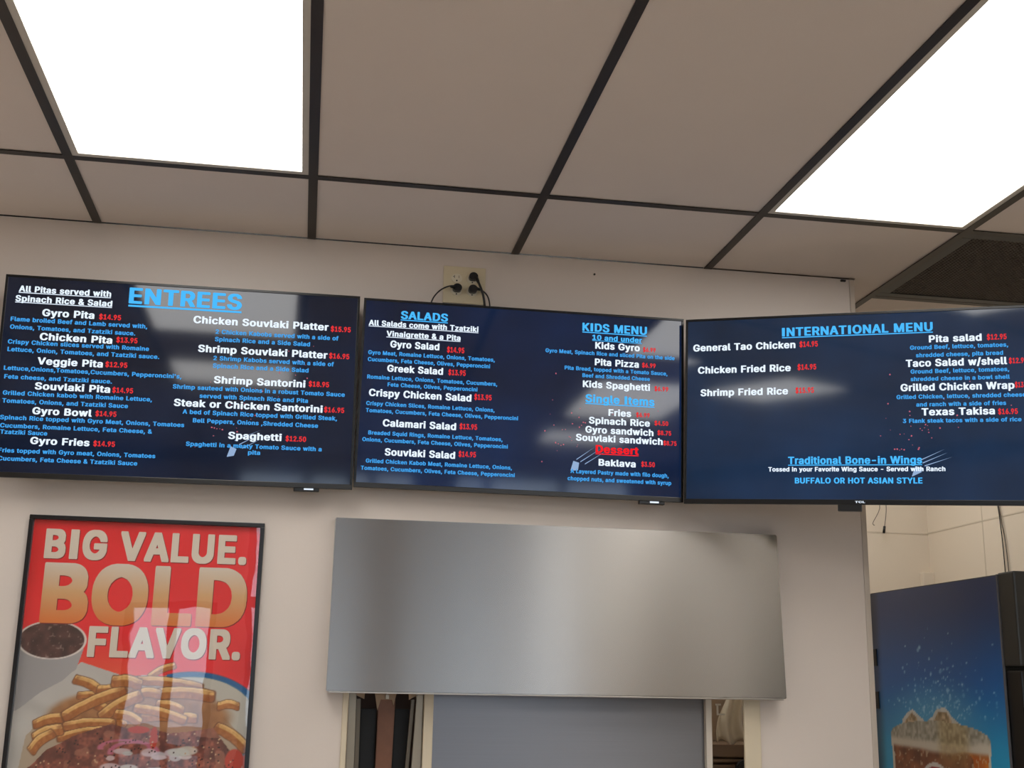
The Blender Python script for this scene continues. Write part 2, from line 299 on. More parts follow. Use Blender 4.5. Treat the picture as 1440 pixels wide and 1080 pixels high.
'M': (628,[[22,-8,35,-18,60,-20,148,-18,160,-8,165,205,248,-8,260,-18,285,-20,368,-18,382,-2,465,208,468,-8,480,-18,505,-20,598,-15,608,0,605,515,592,525,568,528,475,528,450,525,438,515,322,210,312,198,190,515,178,525,152,528,30,522,20,508],[18,19,20,18,20,21,26,27,28,17,18,21,17,21,22,25,26,28,25,28,29,16,17,22,16,22,11,11,22,23,24,25,29,24,29,5,5,29,0,11,23,24,16,11,12,10,11,24,24,5,6,4,5,0,10,24,6,15,16,12,9,10,6,15,12,13,9,6,7,3,4,0,3,0,1,14,15,13,8,9,7,2,3,1]]),
'N': (523,[[22,-8,35,-18,60,-20,150,-18,162,-8,165,280,355,-15,462,-20,488,-18,500,-8,502,508,492,522,400,528,375,525,362,515,360,225,168,522,60,528,35,525,22,515],[11,12,13,16,17,18,11,13,14,16,18,19,10,11,14,15,16,19,10,14,15,15,19,5,5,19,0,9,10,15,15,5,6,4,5,0,9,15,6,8,9,6,3,4,0,3,0,1,8,6,7,2,3,1]]),
'O': (533,[[58,65,100,22,145,-5,190,-20,250,-28,330,-22,378,-10,428,18,470,58,495,92,522,160,532,218,532,292,522,348,492,420,435,485,350,528,238,535,195,530,138,510,105,490,65,452,22,382,0,280,0,228,12,155,202,98,168,140,148,195,142,268,150,325,172,378,198,408,230,428,280,435,330,412,352,390,378,345,390,285,385,190,365,138,320,90,285,75,258,72],[16,17,18,16,18,19,15,16,19,15,19,20,15,20,21,14,15,21,14,21,34,34,21,33,33,21,22,14,34,35,32,33,22,13,14,35,13,35,36,31,32,22,13,36,37,31,22,23,30,31,23,12,13,37,12,37,38,29,30,23,11,12,38,11,38,39,29,23,24,28,29,24,28,24,25,10,11,39,27,28,25,10,39,40,9,10,40,27,25,0,26,27,0,9,40,41,43,26,0,8,9,41,8,41,42,8,42,43,8,43,0,8,0,1,7,8,1,7,1,2,6,7,2,6,2,3,5,6,3,5,3,4]]),
'P': (445,[[22,-8,35,-18,60,-20,155,-15,165,0,165,165,252,165,325,175,378,200,418,240,445,302,448,380,428,440,380,492,322,520,272,528,60,528,35,525,22,515,165,262,165,432,242,432,282,415,300,388,305,362,302,318,288,285,245,262],[14,15,16,14,16,17,14,17,18,13,14,18,13,18,20,20,18,0,12,13,20,11,12,21,21,12,20,11,21,22,19,20,0,11,22,23,11,23,24,10,11,24,10,24,25,10,25,26,9,10,26,9,26,27,9,27,19,9,19,5,5,19,0,8,9,5,7,8,5,6,7,5,4,5,0,3,4,0,3,0,1,2,3,1]]),
'R': (449,[[22,-8,35,-18,60,-20,150,-18,162,-8,165,178,218,178,322,-15,428,-20,452,-18,465,-8,468,2,458,25,360,198,390,218,428,260,450,338,448,388,432,435,415,462,380,495,325,520,275,528,60,528,35,525,22,515,165,275,165,432,245,432,285,415,305,372,302,320,288,292,248,275],[21,22,23,21,23,24,21,24,25,20,21,25,20,25,27,27,25,0,19,20,27,18,19,27,17,18,28,28,18,27,17,28,29,26,27,0,17,29,30,16,17,30,16,30,31,15,16,31,15,31,32,15,32,33,15,33,26,15,26,5,5,26,0,14,15,5,13,14,5,12,13,6,6,13,5,12,6,7,4,5,0,11,12,7,10,11,7,9,10,7,3,4,0,3,0,1,9,7,8,2,3,1]]),
'S': (447,[[30,45,60,15,102,-10,158,-25,230,-30,305,-22,345,-10,388,15,420,48,448,115,448,165,420,225,388,255,342,280,182,330,165,342,155,362,155,390,168,415,210,438,240,438,278,420,295,395,300,370,312,360,430,362,440,378,432,425,415,458,385,490,310,528,198,535,120,520,78,498,45,468,22,430,12,395,12,350,35,295,68,262,122,232,282,182,302,162,305,122,292,98,278,85,240,70,208,70,175,82,158,98,142,145,130,155,12,155,-2,138,0,112],[30,31,32,29,30,32,29,32,33,29,33,34,28,29,34,28,34,35,27,28,20,20,28,19,19,28,35,27,20,21,18,19,35,18,35,36,26,27,21,26,21,22,17,18,36,26,22,23,17,36,37,16,17,37,25,26,23,25,23,24,15,16,37,15,37,38,14,15,38,13,14,38,13,38,39,12,13,39,12,39,40,11,12,40,11,40,41,10,11,41,10,41,42,9,10,42,9,42,43,50,51,52,50,52,53,49,50,53,49,53,54,9,43,44,8,9,44,49,54,0,8,44,45,48,49,0,8,45,46,47,48,0,8,46,47,8,47,0,7,8,0,7,0,1,6,7,1,6,1,2,5,6,2,5,2,3,4,5,3]]),
'T': (449,[[155,-8,168,-18,192,-20,282,-18,295,-8,298,432,448,438,458,452,458,508,448,522,418,528,32,528,8,525,-5,515,-8,452,2,438,152,432],[9,10,11,9,11,12,9,12,13,8,9,13,8,13,14,7,8,14,6,7,14,6,14,15,5,6,15,5,15,16,4,5,16,4,16,0,3,4,0,3,0,1,2,3,1]]),
'U': (517,[[58,55,95,18,142,-10,225,-28,318,-25,375,-10,422,18,460,55,488,108,498,155,498,508,488,522,392,528,368,525,355,515,352,158,332,108,308,85,275,72,242,72,215,82,185,108,168,142,162,515,150,525,125,528,35,525,22,515,20,152,32,100],[11,12,13,24,25,26,11,13,14,23,24,26,23,26,27,10,11,14,10,14,15,22,23,27,22,27,28,9,10,15,9,15,16,8,9,16,22,28,29,21,22,29,7,8,16,7,16,17,20,21,29,20,29,0,7,17,18,19,20,0,7,18,19,7,19,0,6,7,0,6,0,1,5,6,1,5,1,2,4,5,2,4,2,3]]),
'V': (480,[[165,-8,178,-18,278,-20,302,-18,318,-5,502,505,492,522,395,528,370,525,355,512,242,182,122,515,110,525,85,528,-8,525,-20,515,-15,480],[6,7,8,12,13,14,6,8,9,11,12,14,11,14,15,5,6,9,10,11,15,10,15,16,5,9,10,4,5,10,10,16,0,4,10,0,3,4,0,3,0,1,2,3,1]]),
'W': (686,[[118,-8,130,-18,230,-20,255,-18,270,-5,345,265,418,-8,430,-18,455,-20,560,-15,580,30,710,505,708,515,695,525,670,528,578,525,565,515,490,235,418,515,405,525,380,528,275,522,262,500,192,232,120,515,108,525,82,528,-12,522,-22,500],[13,14,15,19,20,21,25,26,27,12,13,15,12,15,16,18,19,21,24,25,27,18,21,22,24,27,28,11,12,16,11,16,17,17,18,22,23,24,28,10,11,17,17,22,5,5,22,23,23,28,0,17,5,6,4,5,23,10,17,6,4,23,0,9,10,6,3,4,0,9,6,7,3,0,1,8,9,7,2,3,1]]),
'Y': (472,[[165,-8,178,-18,202,-20,292,-18,305,-8,308,205,488,490,492,508,482,522,452,528,350,522,238,340,122,522,18,528,-8,525,-20,515,-18,492,162,208],[8,9,10,12,13,14,12,14,15,7,8,10,7,10,11,11,12,15,11,15,16,6,7,11,11,16,17,5,6,11,5,11,17,5,17,0,4,5,0,3,4,0,3,0,1,2,3,1]]),
'a': (389,[[18,25,48,-2,78,-18,132,-28,215,-25,240,-15,338,-20,362,-18,375,-8,375,285,358,335,322,372,268,398,210,405,152,402,95,390,58,370,28,342,0,292,15,272,68,258,125,258,162,300,185,310,205,310,228,295,235,250,92,228,40,205,10,178,-8,138,-10,92,2,48,142,75,132,90,132,120,140,132,178,148,235,155,235,120,210,80,178,65],[12,13,14,12,14,15,11,12,15,11,15,16,10,11,16,10,16,17,10,17,18,9,10,24,24,10,23,23,10,18,9,24,25,22,23,18,21,22,18,9,25,26,21,18,19,8,9,26,21,19,20,8,26,38,38,26,27,38,27,28,38,28,29,38,29,30,8,38,39,37,38,30,36,37,30,36,30,31,35,36,31,8,39,40,34,35,31,34,31,32,33,34,32,8,40,41,41,33,32,8,41,32,8,32,0,8,0,1,8,1,2,7,8,5,5,8,2,7,5,6,4,5,2,4,2,3]]),
'b': (424,[[15,-8,28,-18,52,-20,112,-20,148,-12,158,-20,202,-28,302,-20,348,2,385,38,422,115,430,158,428,238,415,285,390,332,350,372,298,398,212,405,152,392,152,508,138,525,28,525,12,508,192,78,172,100,158,135,155,232,175,282,192,300,225,310,248,300,278,260,288,220,288,160,275,112,248,78,228,68],[19,20,21,19,21,22,18,19,22,18,22,0,16,17,18,15,16,18,15,18,28,28,18,27,27,18,0,14,15,29,29,15,28,13,14,29,13,29,30,13,30,31,12,13,31,26,27,0,12,31,32,11,12,32,25,26,0,11,32,33,11,33,34,10,11,34,24,25,0,9,10,34,9,34,35,23,24,0,9,35,36,36,23,0,9,36,0,8,9,0,7,8,4,4,8,0,4,0,1,7,4,5,3,4,1,3,1,2,6,7,5]]),
'c': (396,[[35,48,95,-5,140,-22,180,-28,275,-22,325,-2,352,18,395,75,402,102,392,118,332,135,280,135,265,122,245,82,218,68,190,70,160,95,148,118,138,155,138,220,158,278,172,295,202,310,240,298,278,245,335,245,385,258,398,268,400,285,375,335,342,368,302,390,222,405,135,398,68,362,18,300,-5,222,0,125],[31,32,33,31,33,34,30,31,34,29,30,34,29,34,35,28,29,22,22,29,35,28,22,23,21,22,35,21,35,36,28,23,24,20,21,36,27,28,24,19,20,36,26,27,24,25,26,24,19,36,37,18,19,37,17,18,37,9,10,11,9,11,12,17,37,0,9,12,13,8,9,13,16,17,0,7,8,13,15,16,0,7,13,14,6,7,14,14,15,0,6,14,0,6,0,1,5,6,1,4,5,1,4,1,2,3,4,2]]),
'd': (424,[[40,38,80,0,145,-25,222,-28,278,-12,312,-20,372,-20,398,-18,410,-8,412,508,402,522,372,528,280,522,270,508,270,395,212,405,128,398,75,372,35,332,12,292,-2,242,-5,152,8,98,168,85,145,122,138,155,140,238,165,290,208,310,235,298,262,258,272,205,270,150,252,100,232,78,198,68],[10,11,12,9,10,12,9,12,13,8,9,13,8,13,14,14,15,16,14,16,17,8,14,30,30,14,29,29,14,17,29,17,28,28,17,18,28,18,19,27,28,19,27,19,20,26,27,20,8,30,31,26,20,21,25,26,21,8,31,32,24,25,21,24,21,22,8,32,33,23,24,22,8,33,34,23,22,0,35,23,0,8,34,35,8,35,0,8,0,1,8,1,4,4,1,2,7,8,4,7,4,5,3,4,2,6,7,5]]),
'e': (404,[[45,35,82,2,132,-20,242,-28,312,-12,345,5,380,38,405,88,388,110,338,122,280,122,245,78,210,65,172,80,158,95,138,142,138,150,370,150,395,152,408,162,410,232,402,270,380,322,350,358,285,395,190,405,118,392,80,372,40,335,18,300,0,250,-5,152,10,92,140,240,155,280,172,298,200,310,240,295,265,250,265,240],[24,25,26,23,24,26,23,26,27,23,27,28,22,23,28,22,28,29,21,22,36,36,22,29,21,36,37,35,36,29,35,29,30,34,35,30,21,37,38,33,34,30,20,21,38,20,38,39,33,30,31,20,39,33,20,33,31,19,20,31,18,19,31,17,18,31,17,31,16,16,31,32,15,16,32,14,15,32,8,9,10,8,10,11,7,8,11,13,14,32,13,32,0,6,7,11,12,13,0,6,11,12,6,12,0,5,6,0,5,0,1,4,5,1,4,1,2,3,4,2]]),
'f': (254,[[42,-8,55,-18,80,-20,168,-18,180,-8,182,308,252,310,268,328,265,388,252,398,182,400,182,438,192,452,252,452,268,465,282,515,280,530,268,540,170,550,122,542,95,530,58,495,48,475,40,400,-18,398,-30,388,-30,320,-18,310,40,308],[17,18,19,17,19,20,16,17,20,15,16,20,15,20,21,14,15,21,14,21,22,14,22,12,12,22,23,13,14,12,11,12,23,10,11,23,9,10,23,9,23,24,8,9,24,8,24,25,7,8,25,7,25,26,6,7,26,6,26,27,5,6,27,5,27,28,4,5,28,4,28,0,3,4,0,3,0,1,2,3,1]]),
'g': (425,[[32,-108,70,-140,122,-162,238,-170,315,-155,352,-135,388,-100,402,-72,412,-30,412,380,402,395,312,400,278,390,255,400,212,405,138,400,82,378,35,332,8,280,-5,228,-2,140,28,62,68,20,122,-8,172,-15,245,-12,268,-5,272,-10,258,-58,215,-78,170,-68,128,-22,75,-22,15,-60,15,-82,168,95,140,145,138,225,145,255,168,292,210,310,232,300,262,260,272,215,270,150,258,115,232,88,195,80],[13,14,15,10,11,12,12,13,15,12,15,16,9,10,12,9,12,16,8,9,42,42,9,41,41,9,16,41,16,40,40,16,17,40,17,18,39,40,18,38,39,18,38,18,19,8,42,43,37,38,19,37,19,20,36,37,20,8,43,44,8,44,45,35,36,20,35,20,21,8,45,46,47,35,21,8,46,47,8,47,21,8,21,26,26,21,22,26,22,23,8,26,27,25,26,23,25,23,24,8,27,28,30,31,32,30,32,33,7,8,28,7,28,29,30,33,34,29,30,34,6,7,29,6,29,34,6,34,0,5,6,0,5,0,1,4,5,1,4,1,2,3,4,2]]),
'h': (410,[[15,-8,28,-18,52,-20,138,-18,150,-8,155,255,170,288,200,308,232,300,255,260,258,-8,270,-18,358,-20,382,-18,398,0,398,262,382,322,370,345,338,378,295,398,212,405,152,392,152,508,138,525,28,525,12,508],[22,23,24,22,24,25,21,22,25,21,25,0,19,20,21,18,19,21,18,21,7,7,21,6,6,21,0,17,18,7,16,17,7,15,16,7,15,7,8,15,8,9,5,6,0,14,15,9,14,9,10,4,5,0,13,14,10,13,10,11,3,4,0,3,0,1,12,13,11,2,3,1]]),
'i': (167,[[15,-8,28,-18,112,-20,138,-18,152,0,152,380,138,398,28,398,12,380,10,452,28,435,50,425,118,425,140,435,158,452,168,482,165,498,158,515,130,538,45,540,25,530,5,505,2,470],[5,6,7,5,7,8,4,5,8,4,8,0,3,4,0,3,0,1,2,3,1,18,19,20,17,18,20,17,20,21,16,17,21,16,21,22,15,16,22,14,15,22,14,22,9,13,14,9,13,9,10,12,13,10,12,10,11]]),
'k': (381,[[15,-8,28,-18,52,-20,142,-15,152,0,152,122,262,-15,370,-20,395,-18,408,-8,408,12,245,215,398,370,400,380,390,395,260,398,152,292,150,515,138,525,112,528,28,525,15,515],[18,19,20,17,18,20,17,20,21,16,17,21,16,21,0,14,15,16,13,14,16,12,13,16,11,12,16,11,16,0,10,11,5,5,11,0,10,5,6,4,5,0,9,10,6,3,4,0,8,9,6,3,0,1,8,6,7,2,3,1]]),
'l': (189,[[32,15,68,-12,120,-22,200,-18,220,2,208,62,195,72,155,72,152,508,138,525,28,525,12,508,12,65],[8,9,10,8,10,11,7,8,11,7,11,12,5,6,7,5,7,12,5,12,0,4,5,0,4,0,1,3,4,1,3,1,2]]),
'm': (610,[[15,-8,28,-18,52,-20,138,-18,150,-8,155,265,180,302,202,310,225,295,235,268,238,-8,250,-18,275,-20,365,-15,375,0,375,262,388,292,422,310,445,298,455,275,458,-8,470,-18,495,-20,588,-15,598,0,598,270,578,340,538,382,498,400,462,405,385,402,352,392,322,372,285,398,242,405,170,402,148,392,112,400,22,395,12,380],[28,29,30,33,34,35,28,30,31,33,35,36,27,28,31,36,37,38,32,33,36,36,38,39,27,31,32,32,36,39,26,27,32,32,39,6,6,39,5,5,39,0,26,32,7,7,32,6,25,26,17,17,26,7,25,17,18,16,17,7,16,7,8,25,18,19,16,8,9,15,16,9,25,19,20,24,25,20,15,9,10,4,5,0,14,15,10,23,24,20,13,14,10,23,20,21,13,10,11,3,4,0,3,0,1,22,23,21,12,13,11,2,3,1]]),
'n': (410,[[15,-8,28,-18,52,-20,138,-18,150,-8,155,255,170,288,200,308,232,300,255,260,258,-8,270,-18,295,-20,382,-18,395,-8,395,280,378,332,338,378,295,398,242,405,188,402,148,390,138,398,52,400,28,398,15,388],[18,19,20,18,20,21,22,23,24,17,18,21,21,22,24,21,24,25,17,21,25,17,25,7,7,25,6,6,25,0,16,17,7,15,16,7,15,7,8,15,8,9,5,6,0,14,15,9,14,9,10,4,5,0,13,14,10,13,10,11,3,4,0,3,0,1,12,13,11,2,3,1]]),
'o': (415,[[35,48,95,-5,140,-22,180,-28,285,-20,352,18,390,62,405,92,420,152,418,240,402,290,375,335,345,365,302,390,222,405,135,398,68,362,18,300,-5,222,0,125,178,78,155,102,142,132,138,220,145,252,165,288,188,305,212,310,242,295,268,260,280,202,278,152,270,122,248,85,218,68,198,68],[13,14,15,13,15,16,12,13,16,11,12,16,11,16,17,10,11,27,27,11,17,10,27,28,26,27,17,25,26,17,25,17,18,10,28,29,9,10,29,24,25,18,9,29,30,23,24,18,8,9,30,23,18,19,22,23,19,8,30,31,7,8,31,7,31,32,21,22,19,21,19,0,7,32,33,20,21,0,6,7,33,6,33,34,35,20,0,6,34,35,6,35,0,5,6,0,5,0,1,4,5,1,4,1,2,3,4,2]]),
'p': (424,[[15,-150,28,-160,52,-162,142,-158,152,-142,152,-18,202,-28,302,-20,358,10,398,55,428,140,428,238,415,285,395,325,342,378,298,398,245,405,170,400,148,390,138,398,52,400,28,398,15,388,192,78,172,100,158,135,155,232,175,282,192,300,225,310,248,300,278,260,288,220,288,160,275,112,248,78,228,68],[15,16,17,15,17,18,19,20,21,14,15,18,18,19,21,18,21,22,14,18,22,14,22,28,28,22,27,27,22,26,26,22,0,13,14,29,29,14,28,12,13,29,12,29,30,12,30,31,11,12,31,11,31,32,10,11,32,25,26,0,10,32,33,10,33,34,9,10,34,24,25,0,9,34,35,23,24,0,9,35,36,36,23,0,9,36,5,5,36,0,8,9,5,7,8,5,7,5,6,4,5,0,3,4,0,3,0,1,2,3,1]]),
'q': (424,[[40,38,80,0,132,-22,222,-28,270,-18,272,-150,285,-160,310,-162,402,-158,412,-142,410,388,398,398,372,400,288,398,275,390,238,402,180,405,112,392,62,362,35,332,12,292,-5,225,-2,135,12,85,168,85,145,122,138,155,140,238,165,290,208,310,235,298,262,258,272,205,270,150,252,100,232,78,198,68],[15,16,17,14,15,17,11,12,13,10,11,13,10,13,14,14,17,18,10,14,18,9,10,31,31,10,30,30,10,29,29,10,18,29,18,19,29,19,20,28,29,20,28,20,21,27,28,21,9,31,32,26,27,21,26,21,22,9,32,33,25,26,22,9,33,34,25,22,23,24,25,23,9,34,35,36,24,23,36,23,0,9,35,36,9,36,4,4,36,0,4,0,1,4,1,2,9,4,5,3,4,2,8,9,5,8,5,6,7,8,6]]),
'r': (259,[[15,-8,28,-18,52,-20,138,-18,150,-8,155,260,168,285,192,302,268,305,280,315,282,385,272,400,198,405,145,392,112,400,52,400,28,398,15,388],[11,12,13,10,11,13,13,14,15,13,15,16,13,16,17,10,13,17,10,17,6,6,17,0,9,10,7,7,10,6,8,9,7,5,6,0,4,5,0,3,4,0,3,0,1,2,3,1]]),
's': (365,[[22,30,52,2,92,-18,152,-28,212,-28,285,-12,320,8,350,38,370,82,370,130,345,180,322,200,282,220,170,248,150,262,148,272,152,295,182,312,212,302,242,260,300,260,350,272,362,290,358,312,345,338,312,372,250,400,170,405,98,392,62,375,32,348,8,295,8,252,25,210,52,182,82,165,218,128,228,115,228,92,210,72,178,65,142,85,132,115,120,125,68,125,10,112,-2,102,-5,90],[26,27,28,25,26,28,25,28,29,25,29,30,24,25,30,24,30,31,23,24,17,17,24,31,22,23,17,22,17,18,16,17,31,22,18,19,15,16,31,15,31,32,21,22,19,20,21,19,14,15,32,13,14,32,13,32,33,12,13,33,11,12,33,11,33,34,10,11,34,10,34,35,9,10,35,9,35,36,8,9,36,8,36,37,42,43,44,42,44,45,8,37,38,41,42,45,41,45,46,41,46,47,8,38,39,41,47,0,40,41,0,7,8,39,7,39,40,7,40,0,6,7,0,6,0,1,5,6,1,5,1,2,4,5,2,4,2,3]]),
't': (227,[[45,22,75,-5,132,-22,228,-20,242,-15,252,0,240,60,228,70,172,70,165,90,165,308,235,312,245,328,245,380,230,398,165,400,165,470,150,488,35,485,25,470,25,400,-18,398,-32,380,-30,320,-18,310,25,308,25,72],[16,17,18,16,18,19,15,16,19,15,19,20,14,15,20,14,20,21,13,14,21,13,21,22,12,13,22,12,22,23,11,12,23,11,23,24,10,11,24,10,24,25,9,10,25,9,25,26,8,9,26,8,26,0,6,7,8,6,8,0,5,6,0,5,0,1,4,5,1,4,1,2,3,4,2]]),
'u': (410,[[48,25,75,0,105,-15,160,-25,228,-22,262,-10,272,-18,358,-20,382,-18,395,-8,398,380,388,395,295,400,270,398,258,388,255,128,240,92,202,70,172,82,155,118,150,388,138,398,112,400,28,398,15,388,12,115,25,62],[11,12,13,21,22,23,11,13,14,20,21,23,20,23,24,10,11,14,10,14,15,19,20,24,19,24,25,9,10,15,9,15,16,18,19,25,18,25,26,9,16,17,17,18,26,9,17,26,9,26,0,9,0,1,9,1,5,5,1,2,8,9,5,8,5,6,4,5,2,4,2,3,7,8,6]]),
'v': (389,[[122,-5,138,-18,162,-20,252,-18,265,-8,405,358,410,380,400,395,305,400,280,398,268,388,195,188,125,382,115,395,18,400,-8,398,-20,388,-20,368],[7,8,9,13,14,15,7,9,10,13,15,16,6,7,10,12,13,16,6,10,11,12,16,17,11,12,17,5,6,11,11,17,0,4,5,11,4,11,0,4,0,1,3,4,1,2,3,1]]),
'w': (567,[[100,-8,112,-18,138,-20,230,-15,240,0,285,155,322,15,338,-15,368,-20,460,-15,482,38,582,368,582,388,570,398,545,400,450,395,440,382,402,240,395,232,358,380,348,395,228,398,212,385,168,230,132,365,118,395,88,400,-8,395,-18,375],[13,14,15,25,26,27,12,13,15,20,21,22,12,15,16,19,20,22,24,25,27,24,27,28,11,12,16,19,22,23,11,16,17,18,19,23,24,28,0,10,11,17,23,24,0,10,17,18,10,18,23,10,23,5,5,23,0,10,5,6,4,5,0,9,10,6,9,6,7,3,4,0,3,0,1,8,9,7,2,3,1]]),
'x': (379,[[-15,-8,-2,-18,22,-20,118,-18,132,-5,190,82,248,-8,260,-18,388,-15,398,0,395,10,268,195,390,370,390,388,378,398,352,400,258,398,240,382,195,310,188,308,140,385,125,398,0,395,-10,380,-8,368,112,192,-15,12],[14,15,16,13,14,16,13,16,17,20,21,22,20,22,23,12,13,17,19,20,23,12,17,18,19,23,24,11,12,18,19,24,25,11,18,19,11,19,25,10,11,25,10,25,5,5,25,26,10,5,6,4,5,26,4,26,0,9,10,6,8,9,6,3,4,0,8,6,7,3,0,1,2,3,1]]),
'y': (389,[[10,-148,45,-162,135,-162,182,-145,218,-112,242,-68,405,358,410,380,400,395,305,400,280,398,268,388,195,188,125,382,115,395,18,400,-8,398,-20,388,-20,368,122,0,110,-40,92,-68,38,-68,22,-80,8,-132],[8,9,10,14,15,16,8,10,11,14,16,17,7,8,11,13,14,17,7,11,12,13,17,18,12,13,18,6,7,12,12,18,19,5,6,12,5,12,19,5,19,20,5,20,21,4,5,21,4,21,22,4,22,23,4,23,24,3,4,24,3,24,0,2,3,0,2,0,1]]),
'z': (380,[[5,-8,18,-18,42,-20,338,-20,362,-18,375,-8,378,58,362,75,182,78,368,318,372,380,362,395,332,400,48,400,22,398,10,388,8,322,22,305,198,300,8,60,2,48],[11,12,13,11,13,14,11,14,15,10,11,15,10,15,16,9,10,16,9,16,17,8,9,18,18,9,17,8,18,19,7,8,19,6,7,19,6,19,20,5,6,20,5,20,0,4,5,0,4,0,1,3,4,1,3,1,2]]),
}
